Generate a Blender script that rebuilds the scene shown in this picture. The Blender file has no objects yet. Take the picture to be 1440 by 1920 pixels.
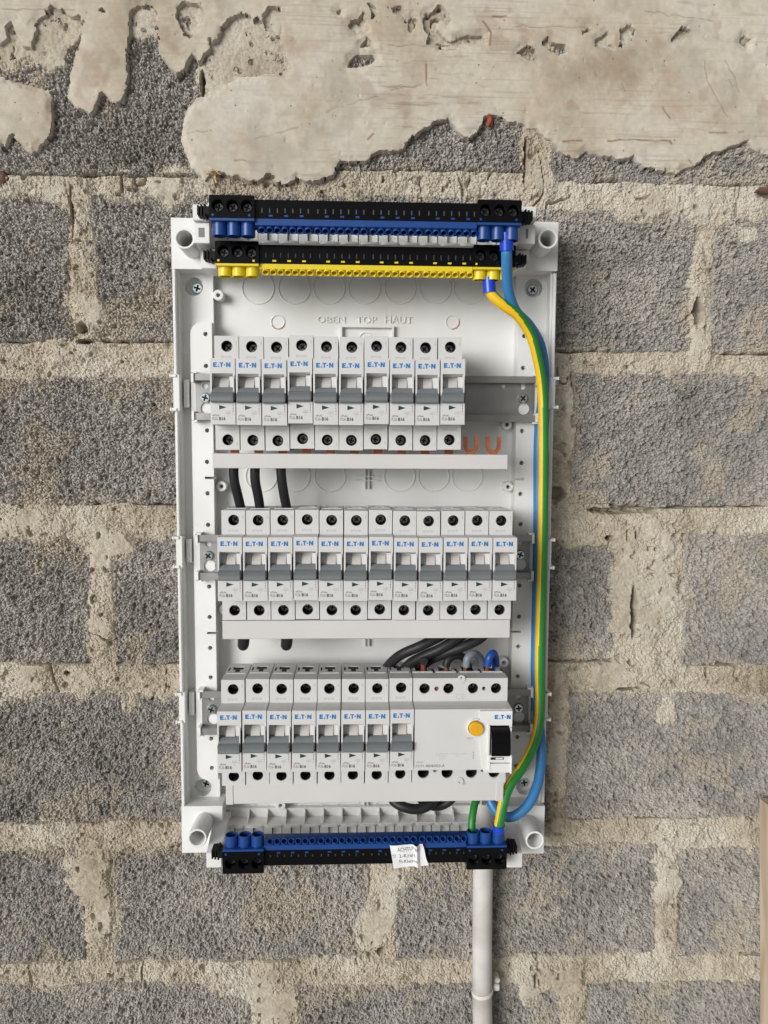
import bpy, bmesh, math, random
import numpy as np
from mathutils import Vector, Matrix, noise as mnoise
random.seed(7)
S = bpy.context.scene
COL = S.collection
R = math.radians
MM = 0.001

# ------------------------------------------------------------------ camera
F_PX, PITCH, YAW, ROLL, CAM_D = 1428.06, 0.084, 0.040, 0.005, 620.5
fwd = Vector((math.sin(YAW)*math.cos(PITCH), math.cos(YAW)*math.cos(PITCH), -math.sin(PITCH)))
rgt = Vector((math.cos(YAW), -math.sin(YAW), 0))
upv = rgt.cross(fwd)
right = math.cos(ROLL)*rgt + math.sin(ROLL)*upv
up = -math.sin(ROLL)*rgt + math.cos(ROLL)*upv
cam_data = bpy.data.cameras.new("camera")
cam = bpy.data.objects.new("camera", cam_data)
COL.objects.link(cam)
M = Matrix((right, up, -fwd)).transposed().to_4x4()
M.translation = Vector((0, -CAM_D*MM, 0))
cam.matrix_world = M
cam_data.sensor_fit = 'HORIZONTAL'
cam_data.sensor_width = 36.0
cam_data.lens = F_PX/1440*36.0
cam_data.clip_start = 0.01
cam_data.clip_end = 100
S.camera = cam
S.render.resolution_x, S.render.resolution_y = 768, 1024

# ------------------------------------------------------------------ world and sun
AZ, EL = R(-40), R(9)          # light comes from the upper left, in front of the wall
sdir = Vector((math.sin(AZ)*math.cos(EL), -math.cos(AZ)*math.cos(EL), math.sin(EL)))
w = bpy.data.worlds.new("World"); S.world = w; w.use_nodes = True
nt = w.node_tree; bg = nt.nodes['Background']
sky = nt.nodes.new('ShaderNodeTexSky'); sky.sky_type = 'NISHITA'; sky.sun_disc = False
sky.sun_elevation = EL
sky.sun_rotation = math.atan2(sdir.x, sdir.y)
sky.dust_density = 6; sky.air_density = 1.5
hs = nt.nodes.new('ShaderNodeHueSaturation'); hs.inputs['Saturation'].default_value = 0.0
nt.links.new(sky.outputs[0], hs.inputs['Color'])
# below the horizon: light thrown back by pale dry ground
tcw = nt.nodes.new('ShaderNodeTexCoord'); sx = nt.nodes.new('ShaderNodeSeparateXYZ'); nt.links.new(tcw.outputs['Generated'], sx.inputs[0])
mrw = nt.nodes.new('ShaderNodeMapRange'); mrw.inputs['From Min'].default_value = 0.02; mrw.inputs['From Max'].default_value = -0.06; nt.links.new(sx.outputs['Z'], mrw.inputs['Value'])
mw_ = nt.nodes.new('ShaderNodeMix'); mw_.data_type = 'RGBA'; mw_.inputs[7].default_value = (2.9, 2.85, 2.7, 1)
nt.links.new(mrw.outputs[0], mw_.inputs[0]); nt.links.new(hs.outputs[0], mw_.inputs[6]); nt.links.new(mw_.outputs[2], bg.inputs[0])
bg.inputs[1].default_value = 0.10
sl = bpy.data.lights.new("sun", 'SUN'); sl.energy = 2.35; sl.angle = R(32); sl.color = (1.0, 0.978, 0.945)
so = bpy.data.objects.new("sun", sl); COL.objects.link(so)
so.rotation_euler = sdir.to_track_quat('Z', 'Y').to_euler()
S.view_settings.view_transform = 'Standard'; S.view_settings.look = 'None'
S.view_settings.exposure = 0.06; S.view_settings.gamma = 1.0

# ------------------------------------------------------------------ helpers
def W(px, py, d):
    """photo pixel (1440x1920) seen on the plane d mm in front of the wall -> (x, z) in mm"""
    v = fwd + right*((px-720)/F_PX) - up*((py-960)/F_PX)
    t = (CAM_D-d)/v.y
    return v.x*t, v.z*t
def P3(px, py, d):
    x, z = W(px, py, d); return (x, d, z)

def mat(name, col, rough=0.5, metal=0.0, var=0.0, vscale=60, bump=0.0, bscale=400, spec=0.5, col2=None, sss=0.0, alpha=None):
    m = bpy.data.materials.new(name); m.use_nodes = True
    n = m.node_tree; b = n.nodes['Principled BSDF']
    b.inputs['Base Color'].default_value = (*col, 1); b.inputs['Roughness'].default_value = rough
    b.inputs['Metallic'].default_value = metal
    b.inputs['Specular IOR Level'].default_value = spec
    tc = n.nodes.new('ShaderNodeTexCoord')
    if var > 0 or col2:
        ns = n.nodes.new('ShaderNodeTexNoise'); ns.inputs['Scale'].default_value = vscale; ns.inputs['Detail'].default_value = 6
        n.links.new(tc.outputs['Object'], ns.inputs['Vector'])
        rp = n.nodes.new('ShaderNodeValToRGB'); rp.color_ramp.elements[0].position = 0.35; rp.color_ramp.elements[1].position = 0.68
        c2 = col2 or tuple(c*(1-var) for c in col)
        rp.color_ramp.elements[0].color = (*c2, 1); rp.color_ramp.elements[1].color = (*col, 1)
        n.links.new(ns.outputs['Fac'], rp.inputs['Fac']); n.links.new(rp.outputs[0], b.inputs['Base Color'])
        mr = n.nodes.new('ShaderNodeMapRange'); mr.inputs['To Min'].default_value = rough*0.85; mr.inputs['To Max'].default_value = min(1, rough*1.2)
        n.links.new(ns.outputs['Fac'], mr.inputs['Value']); n.links.new(mr.outputs[0], b.inputs['Roughness'])
    if bump > 0:
        nb = n.nodes.new('ShaderNodeTexNoise'); nb.inputs['Scale'].default_value = bscale; nb.inputs['Detail'].default_value = 4
        n.links.new(tc.outputs['Object'], nb.inputs['Vector'])
        bp = n.nodes.new('ShaderNodeBump'); bp.inputs['Strength'].default_value = 1.0; bp.inputs['Distance'].default_value = bump*MM
        n.links.new(nb.outputs['Fac'], bp.inputs['Height']); n.links.new(bp.outputs[0], b.inputs['Normal'])
    return m

MT = dict(
    white=mat('white_plastic', (0.785, 0.795, 0.79), 0.38, col2=(0.70, 0.695, 0.67), vscale=16, bump=0.05, bscale=900),
    shell=mat('breaker_plastic', (0.61, 0.605, 0.598), 0.46, var=0.04, vscale=50, bump=0.05, bscale=1500),
    rcdw=mat('rcd_plastic', (0.61, 0.605, 0.595), 0.45, var=0.04, vscale=40, bump=0.04, bscale=1500),
    cover=mat('cover_plastic', (0.60, 0.585, 0.57), 0.5, var=0.05, vscale=18, bump=0.04, bscale=900),
    hub=mat('hub_plastic', (0.52, 0.495, 0.465), 0.45),
    grey=mat('grey_toggle_plastic', (0.168, 0.182, 0.190), 0.42, var=0.08, vscale=80),
    black=mat('black_plastic', (0.004, 0.004, 0.005), 0.2, spec=0.14),
    blackm=mat('black_matte_plastic', (0.006, 0.006, 0.006), 0.5, spec=0.2),
    dark=mat('shade_black', (0.010, 0.010, 0.011), 0.7),  # near-black colour standing in for the shade inside holes and recesses
    cable=mat('black_cable_sheath', (0.014, 0.014, 0.016), 0.45, var=0.35, vscale=70, bump=0.12, bscale=600, spec=0.3, col2=(0.024, 0.024, 0.026)),
    blue=mat('blue_plastic', (0.008, 0.055, 0.24), 0.35, var=0.12, vscale=80),
    ferrule=mat('blue_ferrule_plastic', (0.010, 0.060, 0.50), 0.3),
    bcable=mat('light_blue_cable_sheath', (0.04, 0.21, 0.48), 0.38, var=0.18, vscale=45, bump=0.1, bscale=500),
    dbcable=mat('dark_blue_cable_sheath', (0.01, 0.07, 0.34), 0.4, var=0.15, vscale=60),
    gcable=mat('grey_cable_sheath', (0.20, 0.235, 0.27), 0.45, var=0.15, vscale=60),
    yellow=mat('yellow_plastic', (0.78, 0.60, 0.02), 0.36, var=0.1, vscale=80),
    yel=mat('yellow_sheath', (0.84, 0.52, 0.012), 0.4, var=0.08, vscale=50, bump=0.06, bscale=500),
    grn=mat('green_sheath', (0.02, 0.22, 0.035), 0.4, var=0.12, vscale=50, bump=0.06, bscale=500),
    amber=mat('amber_button_plastic', (0.72, 0.38, 0.012), 0.35),
    zinc=mat('zinc_steel', (0.33, 0.33, 0.325), 0.45, 0.8, var=0.22, vscale=55, bump=0.04, bscale=700),
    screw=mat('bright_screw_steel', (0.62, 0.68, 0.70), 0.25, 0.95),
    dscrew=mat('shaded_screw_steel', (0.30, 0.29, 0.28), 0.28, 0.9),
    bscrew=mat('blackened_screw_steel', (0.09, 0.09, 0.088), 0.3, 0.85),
    copper=mat('bare_copper', (0.70, 0.24, 0.12), 0.34, 0.8, var=0.25, vscale=200),
    ink=mat('grey_ink', (0.20, 0.20, 0.20), 0.6),
    link=mat('light_grey_ink', (0.40, 0.40, 0.40), 0.6),
    dink=mat('dark_ink', (0.05, 0.05, 0.05), 0.6),
    binkm=mat('blue_ink', (0.0, 0.15, 0.42), 0.5),
    green=mat('green_indicator', (0.003, 0.04, 0.023), 0.4),
    conduit=mat('conduit_plastic', (0.66, 0.64, 0.62), 0.42, col2=(0.42, 0.39, 0.36), vscale=22, bump=0.15, bscale=150),
    paper=mat('white_paper', (0.78, 0.78, 0.80), 0.7, bump=0.15, bscale=80),
    straw=mat('dry_straw', (0.70, 0.48, 0.24), 0.8, var=0.3, vscale=300),
    red=mat('red_brick_chip', (0.36, 0.07, 0.035), 0.85, var=0.4, vscale=200),
    rust=mat('rusty_metal', (0.16, 0.085, 0.06), 0.8, var=0.4, vscale=200),
    tie=mat('cable_tie_nylon', (0.66, 0.65, 0.58), 0.35),
    stain=mat('brown_ring_ink', (0.50, 0.30, 0.18), 0.6),
)

def smooth_mesh(me, ang=35):
    me.shade_smooth()
    me.set_sharp_from_angle(angle=R(ang))

class MB:
    """collects shapes given as (x, d, z) in mm; d = distance in front of the wall"""
    def __init__(s): s.v, s.f, s.m = [], [], []
    def add(s, vs, fs, mi=0):
        o = len(s.v); s.v += [tuple(p) for p in vs]
        for f in fs: s.f.append([i+o for i in f]); s.m.append(mi)
        return s
    def box(s, x0, x1, d0, d1, z0, z1, mi=0):
        vs = [(x, d, z) for x in (x0, x1) for d in (d0, d1) for z in (z0, z1)]
        return s.add(vs, [(0,1,3,2),(4,6,7,5),(0,4,5,1),(2,3,7,6),(0,2,6,4),(1,5,7,3)], mi)
    def cbox(s, x0, x1, d0, d1, z0, z1, c=0.6, mi=0):
        """box whose front rim is chamfered by c"""
        vs = [(x0,d0,z0),(x1,d0,z0),(x1,d0,z1),(x0,d0,z1),(x0,d1-c,z0),(x1,d1-c,z0),(x1,d1-c,z1),(x0,d1-c,z1),
              (x0+c,d1,z0+c),(x1-c,d1,z0+c),(x1-c,d1,z1-c),(x0+c,d1,z1-c)]
        fs = [(0,1,2,3),(8,9,10,11)]
        for a in range(4):
            b = (a+1) % 4; fs += [(a,b,b+4,a+4),(a+4,b+4,b+8,a+8)]
        return s.add(vs, fs, mi)
    def prism(s, prof, x0, x1, mi=0):
        n = len(prof)
        vs = [(x0, d, z) for d, z in prof] + [(x1, d, z) for d, z in prof]
        fs = [tuple(range(n)), tuple(range(2*n-1, n-1, -1))] + [(i, (i+1) % n, n+(i+1) % n, n+i) for i in range(n)]
        return s.add(vs, fs, mi)
    def cyl(s, p0, p1, r0, r1=None, n=20, caps=(True, True), mi=0):
        r1 = r0 if r1 is None else r1
        a, b = Vector(p0), Vector(p1); ax = (b-a).normalized()
        u = ax.orthogonal().normalized(); v = ax.cross(u)
        vs = []
        for c, r in ((a, r0), (b, r1)):
            for i in range(n):
                t = 2*math.pi*i/n; vs.append(c + r*(math.cos(t)*u + math.sin(t)*v))
        fs = [(i, (i+1) % n, n+(i+1) % n, n+i) for i in range(n)]
        if caps[0]: fs.append(tuple(range(n)))
        if caps[1]: fs.append(tuple(range(n, 2*n)))
        return s.add(vs, fs, mi)
    def pipe(s, p0, p1, ro, ri, n=24, mi=0, floor=0.9, mfloor=None):
        """hollow tube from p0 to p1, open at p1, closed inside at fraction 1-floor"""
        a, b = Vector(p0), Vector(p1); ax = (b-a); L = ax.length; ax.normalize()
        u = ax.orthogonal().normalized(); v = ax.cross(u); vs = []
        q = b - ax*L*floor
        ch = min(0.25*(ro-ri), 0.4)
        for c, r in ((a, ro), (b-ax*ch, ro), (b, ro-ch), (b, ri+ch), (b-ax*ch, ri), (q, ri)):
            for i in range(n):
                t = 2*math.pi*i/n; vs.append(c + r*(math.cos(t)*u + math.sin(t)*v))
        fs = []
        for k in range(5): fs += [(k*n+i, k*n+(i+1) % n, (k+1)*n+(i+1) % n, (k+1)*n+i) for i in range(n)]
        s.add(vs, fs, mi)
        s.add([vs[5*n+i] for i in range(n)], [tuple(range(n))], mi if mfloor is None else mfloor)
        return s
    def slab(s, outer, holes, d0, d1, mi=0, plane='xz'):
        """flat plate with real holes. plane xz: points (x,z), depth d0..d1; plane xd: points (x,d), height d0..d1"""
        cu = bpy.data.curves.new('tmp', 'CURVE'); cu.dimensions = '2D'; cu.fill_mode = 'BOTH'; cu.extrude = (d1-d0)/2
        for pts in [outer]+list(holes):
            sp = cu.splines.new('POLY'); sp.points.add(len(pts)-1); sp.use_cyclic_u = True
            for i, (x, y) in enumerate(pts): sp.points[i].co = (x, y, 0, 1)
        ob = bpy.data.objects.new('tmp', cu); me = ob.to_mesh()
        mid = (d0+d1)/2
        if plane == 'xz': vs = [(v.co.x, mid+v.co.z, v.co.y) for v in me.vertices]
        else: vs = [(v.co.x, v.co.y, mid+v.co.z) for v in me.vertices]
        fs = [tuple(p.vertices) for p in me.polygons]
        s.add(vs, fs, mi); ob.to_mesh_clear()
        bpy.data.objects.remove(ob); bpy.data.curves.remove(cu)
        return s
    def text(s, st, x0, z0, width, height, d, th=0.06, bold=0.0, mi=0, align='L', rot=0):
        cu = bpy.data.curves.new('tmp', 'FONT'); cu.body = st; cu.size = 1; cu.resolution_u = 2; cu.offset = bold
        ob = bpy.data.objects.new('tmp', cu); me = ob.to_mesh()
        co = np.array([v.co[:2] for v in me.vertices]); fs = [tuple(p.vertices) for p in me.polygons]
        ob.to_mesh_clear(); bpy.data.objects.remove(ob); bpy.data.curves.remove(cu)
        mn, mx = co.min(0), co.max(0)
        co = (co-mn)/(mx-mn)*np.array([width, height])
        if align == 'C': co[:, 0] -= width/2
        c, q = math.cos(rot), math.sin(rot)
        co = np.stack([co[:, 0]*c-co[:, 1]*q, co[:, 0]*q+co[:, 1]*c], 1)
        n = len(co)
        s.add([(x0+a, d+th, z0+b) for a, b in co], fs, mi)
        return s
    def tubepath(s, pts, r, n=14, mi=0, stripe=None, caps=True, sub=8, rfun=None):
        """smooth tube through pts; stripe(t) -> (centre angle, half width) of material 1 on the ring, angle 0 = +x, 90 = toward viewer"""
        P = [Vector(p) for p in pts]; Q = []
        E_ = [2*P[0]-P[1]] + P + [2*P[-1]-P[-2]]
        for i in range(1, len(E_)-2):
            a, b, c, d = E_[i-1], E_[i], E_[i+1], E_[i+2]
            for k in range(sub):
                t = k/sub
                Q.append(0.5*((2*b)+(c-a)*t+(2*a-5*b+4*c-d)*t*t+(3*b-a-3*c+d)*t**3))
        Q.append(P[-1])
        vs, fs, ms = [], [], []; N = len(Q); T0 = None; U = None
        for i, q in enumerate(Q):
            T = (Q[min(i+1, N-1)]-Q[max(i-1, 0)]).normalized()
            if U is None:
                ref = Vector((1, 0, 0)) if abs(T.x) < 0.8 else Vector((0, 0, 1))
                U = (ref - T*ref.dot(T)).normalized()
            else:
                U = (U - T*U.dot(T)).normalized()
            V = T.cross(U)
            rr = r if rfun is None else r*rfun(i/(N-1))
            for k in range(n):
                a = 2*math.pi*k/n; vs.append(q + rr*(math.cos(a)*U+math.sin(a)*V))
            T0 = T
        off = len(s.v); s.v += [tuple(v) for v in vs]
        for i in range(N-1):
            for k in range(n):
                s.f.append([off+i*n+k, off+i*n+(k+1) % n, off+(i+1)*n+(k+1) % n, off+(i+1)*n+k])
                m_ = mi
                if stripe:
                    ca, hw = stripe(i/(N-1)); c = (vs[i*n+k]+vs[(i+1)*n+(k+1) % n])*0.5-(Q[i]+Q[i+1])*0.5
                    ang = math.degrees(math.atan2(c.y, c.x if abs((Q[i+1]-Q[i]).normalized().x) < 0.9 else c.z))
                    if abs((ang-ca+180) % 360-180) < hw: m_ = 1
                s.m.append(m_)
        if caps:
            s.f.append([off+k for k in range(n)]); s.m.append(mi)
            s.f.append([off+(N-1)*n+k for k in range(n)]); s.m.append(mi)
        return s
    def mesh(s, name, mats, origin=(0, 0, 0), recalc=True, ang=35, bevel=0):
        me = bpy.data.meshes.new(name)
        ox, od, oz = origin
        me.from_pydata([((x-ox)*MM, -(d-od)*MM, (z-oz)*MM) for x, d, z in s.v], [], s.f)
        for m in mats: me.materials.append(m)
        me.polygons.foreach_set('material_index', s.m)
        bm = bmesh.new(); bm.from_mesh(me)
        bmesh.ops.remove_doubles(bm, verts=bm.verts, dist=1e-7)
        if recalc: bmesh.ops.recalc_face_normals(bm, faces=bm.faces)
        if bevel:
            es = [e for e in bm.edges if len(e.link_faces) == 2 and e.calc_face_angle(0) > 0.6]
            bmesh.ops.bevel(bm, geom=es, offset=bevel*MM, segments=2, affect='EDGES', clamp_overlap=True)
        bm.to_mesh(me); bm.free()
        smooth_mesh(me, ang)
        return me

def link(name, me, parent=None, loc=None, rot=None):
    o = bpy.data.objects.new(name, me); COL.objects.link(o)
    if parent: o.parent = parent
    if loc is not None: o.location = (loc[0]*MM, -loc[1]*MM, loc[2]*MM)
    if rot is not None: o.rotation_euler = rot
    return o
def part(name, mb, mats, parent, origin=(0, 0, 0), **k):
    if not isinstance(mats, (list, tuple)): mats = [mats]
    return link(name, mb.mesh(name, mats, origin, **k), parent)
def thing(name, label, cat, loc=(0, 0, 0), group=None):
    o = bpy.data.objects.new(name, None); COL.objects.link(o); o.empty_display_size = 0.01
    o.location = (loc[0]*MM, -loc[1]*MM, loc[2]*MM); tag(o, label, cat, group); return o
def tag(o, label, cat, group=None):
    o['label'] = label; o['category'] = cat
    if group: o['group'] = group
    return o
KIDS = {}
def children_of(o): return [c for c in bpy.data.objects if c.parent == o]
def copy_tree(o, parent=None, kids=None):
    c = o.copy(); COL.objects.link(c)
    if parent: c.parent = parent
    for ch in kids.get(o.name, []): copy_tree(ch, c, kids)
    return c
def kid_map():
    m = {}
    for c in bpy.data.objects:
        if c.parent: m.setdefault(c.parent.name, []).append(c)
    return m
def circle(cx, cz, r, n=24, a0=0): return [(cx+r*math.cos(a0+2*math.pi*i/n), cz+r*math.sin(a0+2*math.pi*i/n)) for i in range(n)]
def rect(x0, z0, x1, z1): return [(x0, z0), (x1, z0), (x1, z1), (x0, z1)]
def rrect(x0, z0, x1, z1, r, n=5):
    out = []
    for cx, cz, a in ((x1-r, z0+r, -90), (x1-r, z1-r, 0), (x0+r, z1-r, 90), (x0+r, z0+r, 180)):
        for i in range(n+1):
            t = R(a+90*i/n); out.append((cx+r*math.cos(t), cz+r*math.sin(t)))
    return out

# ------------------------------------------------------------------ wall: noise toolbox
def vnoise(x, y, cell, seed):
    g = np.random.RandomState(seed).rand(128, 128)
    u, v = x/cell+37.3, y/cell+61.7
    i, j = np.floor(u).astype(int), np.floor(v).astype(int)
    fu, fv = u-i, v-j
    fu = fu*fu*(3-2*fu); fv = fv*fv*(3-2*fv)
    a, b, c, d = g[i % 128, j % 128], g[(i+1) % 128, j % 128], g[i % 128, (j+1) % 128], g[(i+1) % 128, (j+1) % 128]
    return (a*(1-fu)+b*fu)*(1-fv)+(c*(1-fu)+d*fu)*fv - 0.5
def fbm(x, y, cell, seed, o=4, g=0.55):
    s = 0; a = 1
    for k in range(o):
        s = s + a*vnoise(x, y, cell/2**k, seed+k*17); a *= g
    return s
def worley(x, y, cell, seed):
    rs = np.random.RandomState(seed); gx, gy, gv = rs.rand(256, 256), rs.rand(256, 256), rs.rand(256, 256)
    u, v = x/cell+500, y/cell+500
    i, j = np.floor(u).astype(int), np.floor(v).astype(int)
    f1 = np.full(x.shape, 9.0); f2 = np.full(x.shape, 9.0); val = np.zeros(x.shape)
    for a in (-1, 0, 1):
        for b in (-1, 0, 1):
            ii, jj = (i+a) % 256, (j+b) % 256
            dd = np.hypot(i+a+gx[ii, jj]-u, j+b+gy[ii, jj]-v)
            nr = dd < f1
            f2 = np.where(nr, f1, np.minimum(f2, dd)); val = np.where(nr, gv[ii, jj], val); f1 = np.where(nr, dd, f1)
    return f1, f2, val
def sstep(a, b, x):
    t = np.clip((x-a)/(b-a), 0, 1); return t*t*(3-2*t)

# blocks given in photo pixels on the wall plane: x0, x1, y top, y bottom
PXB = [(-130, 372, 20, 328), (385, 640, 60, 262), (632, 985, 60, 318), (1037, 1560, 60, 344),
       (-130, 133, 360, 640), (163, 560, 362, 642), (600, 960, 365, 645), (985, 1302, 392, 660), (1334, 1560, 410, 663),
       (-130, 345, 706, 946), (375, 700, 706, 946), (730, 1035, 706, 946), (1072, 1560, 700, 950),
       (-130, 168, 1008, 1246), (213, 620, 1006, 1244), (650, 1152, 1010, 1240), (1282, 1560, 1000, 1246),
       (-130, 420, 1303, 1544), (450, 1035, 1303, 1544), (1064, 1560, 1298, 1532),
       (-130, 158, 1592, 1806), (212, 692, 1590, 1800), (742, 1232, 1585, 1794), (1272, 1560, 1590, 1790),
       (-130, 470, 1846, 2090), (560, 1046, 1846, 2090), (1098, 1560, 1840, 2090)]
BL = []
for x0, x1, y0, y1 in PXB:
    xa, za = W(x0, (y0+y1)/2, 0); xb, zb = W(x1, (y0+y1)/2, 0)
    _, zt = W((x0+x1)/2, y0, 0); _, zo = W((x0+x1)/2, y1, 0)
    BL.append((xa, xb, zo, zt))
def block_edge(b, x, z, k):
    """noisy distance (mm) inside block b"""
    x0, x1, z0, z1 = b
    n = fbm(x, z, 26, 300+k, 3)*2.6 + fbm(x, z, 6, 340+k, 2)*2.2
    e = np.minimum(np.minimum(x-x0, x1-x), np.minimum(z-z0, z1-z))
    return e + n
def block_height(b, x, z, k):
    e = block_edge(b, x, z, k)
    wx, wz = x+0.9*vnoise(x, z, 3.1, 401), z+0.9*vnoise(x, z, 3.1, 402)
    f1, f2, v1 = worley(wx, wz, 2.4, 11+k)
    g1, g2, v2 = worley(wx+3, wz-5, 5.6, 23+k)
    q1, q2, v3 = worley(x-9, z+2, 1.3, 71)
    h = 0.8*fbm(x, z, 60, 5+k, 2) + 1.3*fbm(x, z, 8, 9, 3)
    h += 1.2*(v1-0.5) + 0.9*sstep(0.9, 0.1, f1) - 1.4*sstep(0.24, 0.02, f2-f1) + 0.8*(v3-0.5) - 0.5*sstep(0.25, 0.0, q2-q1)
    h -= 1.9*(v1 < 0.11)*sstep(0.8, 0.4, f1)
    big = v2 > 0.84
    h += np.where(big, 1.7*sstep(0.62, 0.15, g1), 0)
    pit = sstep(0.34, 0.5, fbm(x, z, 6.5, 77+k, 2))
    h -= 2.5*pit
    h -= 1.6*sstep(1.8, 0.0, e)**2
    h = np.where(e < 0, h + np.maximum(e*5, -12), h)
    return h, e, v1, v2
# mortar smears: px, py, rx, ry, amplitude mm
SM = [(50, 118, 88, 66, 9), (95, 70, 44, 50, 9), (440, 110, 75, 80, 9), (470, 60, 60, 50, 8), (523, 95, 42, 75, 9), (700, 30, 1000, 66, 8), (270, 26, 34, 20, 6), (270, 20, 30, 16, 5), (1010, 290, 40, 75, 4.2),
      (60, 345, 90, 25, 2.5), (250, 350, 90, 34, 3.4), (320, 345, 40, 50, 3), (120, 370, 60, 18, 3),
      (160, 500, 26, 150, 3.2), (190, 590, 26, 30, 3.0), (120, 660, 60, 30, 2.2), (385, 330, 25, 22, 3),
      (1310, 560, 22, 100, 2.6), (1250, 375, 90, 34, 3.0), (1190, 405, 60, 18, 2.2), (1330, 400, 50, 40, 3), (1318, 660, 24, 40, 3.6), (1400, 440, 40, 18, 2.4),
      (1052, 800, 32, 150, 4.6), (1190, 810, 15, 22, 3.4), (1212, 865, 18, 18, 3.2),
      (60, 985, 70, 34, 3.2), (190, 1010, 60, 50, 3.6), (192, 1110, 26, 130, 3.4), (230, 1030, 30, 30, 2.8), (300, 980, 70, 30, 3),
      (60, 1270, 60, 30, 2.5), (200, 1270, 90, 32, 3.2), (125, 1365, 14, 25, 3.0), (300, 1290, 60, 30, 3), (255, 1335, 30, 30, 1.6),
      (1210, 1090, 75, 130, 4.8), (1110, 1000, 90, 36, 3.8), (1180, 1270, 90, 40, 4), (1250, 1340, 26, 45, 3.4), (1120, 1270, 90, 30, 3.2), (1340, 1262, 90, 22, 2.8), (1095, 1215, 45, 30, 1.8), (1240, 985, 70, 34, 3),
      (1045, 1400, 26, 170, 4.4), (1060, 1550, 60, 26, 3.6), (1270, 1560, 50, 40, 3.2),
      (182, 1690, 34, 110, 4.0), (150, 1640, 45, 45, 3.2), (215, 1710, 35, 60, 3), (718, 1690, 34, 110, 3.6), (690, 1740, 40, 50, 3.2), (760, 1640, 26, 60, 2.6), (1252, 1700, 26, 130, 3.6), (260, 1570, 120, 26, 2.6), (60, 1575, 90, 26, 2.8),
      (515, 1870, 52, 90, 4), (450, 1850, 60, 30, 3), (1070, 1870, 34, 90, 4), (1010, 1835, 70, 34, 3.2), (720, 1820, 90, 24, 3), (130, 1830, 140, 20, 2.5), (1000, 1880, 30, 30, 2.4)]
SMM = []
for px, py, rx, ry, a in SM:
    cx, cz = W(px, py, 0); SMM.append((cx, cz, rx/2.3, ry/2.3, a))
# gaps: deep voids in the mortar (px, py, rx, ry)
GAP = [(154, 615, 9, 10), (1309, 585, 10, 24), (1045, 925, 14, 12), (715, 1782, 10, 9), (30, 200, 1, 1), (1165, 957, 60, 6),
       (380, 160, 4, 26), (984, 300, 2.5, 34), (125, 1262, 6, 4), (1188, 1170, 5, 26), (1185, 1130, 4, 30), (1180, 1290, 22, 3), (160, 640, 16, 4),(222,1195,3,40),(135, 400, 2, 50), (1140, 1008, 7, 5), (1190, 1003, 2.5, 8), (1120, 1595, 22, 2.5)]
GAPM = [(*W(px, py, 0), rx/2.3, ry/2.3) for px, py, rx, ry in GAP]
def mortar_height(x, z):
    inside = np.full(x.shape, -99.0); belowgap = np.full(x.shape, 99.0)
    for k, b in enumerate(BL):
        x0, x1, z0, z1 = b
        e = np.minimum(np.minimum(x-x0, x1-x)*0.8, np.minimum(z-z0, (z1-z)*0.5)); inside = np.maximum(inside, e)
        inx = (x > x0+1) & (x < x1-1)
        dz = np.abs(z-(z0+0.6+fbm(x, z*0, 30, 300+k, 3)*1.6)); belowgap = np.where(inx, np.minimum(belowgap, dz), belowgap)
    f1, f2, v1 = worley(x, z, 2.6, 41)
    g1, g2, v2 = worley(x, z, 6.0, 43)
    q1, q2, v3 = worley(x+5, z, 1.6, 47)
    h = -0.2 + 2.6*fbm(x, z, 22, 51, 3) + 1.5*fbm(x, z, 5, 53, 3) - 0.8*f1 - 0.6*g1 - 0.8*sstep(0.25, 0, f2-f1) + 0.7*(v3-0.5) + 0.8*(v1-0.5)
    h += 1.6*fbm(x, z, 11, 57, 2) + 0.7*np.abs(fbm(x*0.6, z, 9, 59, 3))
    h += 1.8*fbm(x, z, 17, 67, 2)
    h -= 0.45*np.clip(inside+0.6, 0, 40)
    for cx, cz, rx, ry, a in SMM:
        q = np.hypot((x-cx)/rx, (z-cz)/ry) + 0.35*fbm(x, z, 14, 61, 3)
        h = np.maximum(h, np.where(q < 1.25, h + (a+0.35*np.clip(inside, 0, 9))*sstep(1.15, 0.55, q), h))
    cap = np.where(z > 262, 1.9, 3.2)
    h = np.minimum(h, cap+1.4*fbm(x, z, 9, 88, 3)-0.5*f1)
    crack = sstep(1.7, 0.5, belowgap)*sstep(-0.10, 0.10, fbm(x, z, 34, 91, 2)+0.08)
    h -= 9*crack
    h -= 5*sstep(0.02, 0.0, np.abs(fbm(x, z*0.45, 46, 95, 4)))*sstep(0.10, 0.25, fbm(x, z, 40, 97, 2))*(inside < 2)
    h -= 4.0*sstep(0.36, 0.55, fbm(x, z, 6, 99, 2))
    for cx, cz, rx, ry in GAPM:
        q = np.hypot((x-cx)/rx, (z-cz)/ry) + 0.5*fbm(x, z, 5, 62, 2)
        h -= 14*sstep(1.2, 0.7, q)
    return h, v1, inside

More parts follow.
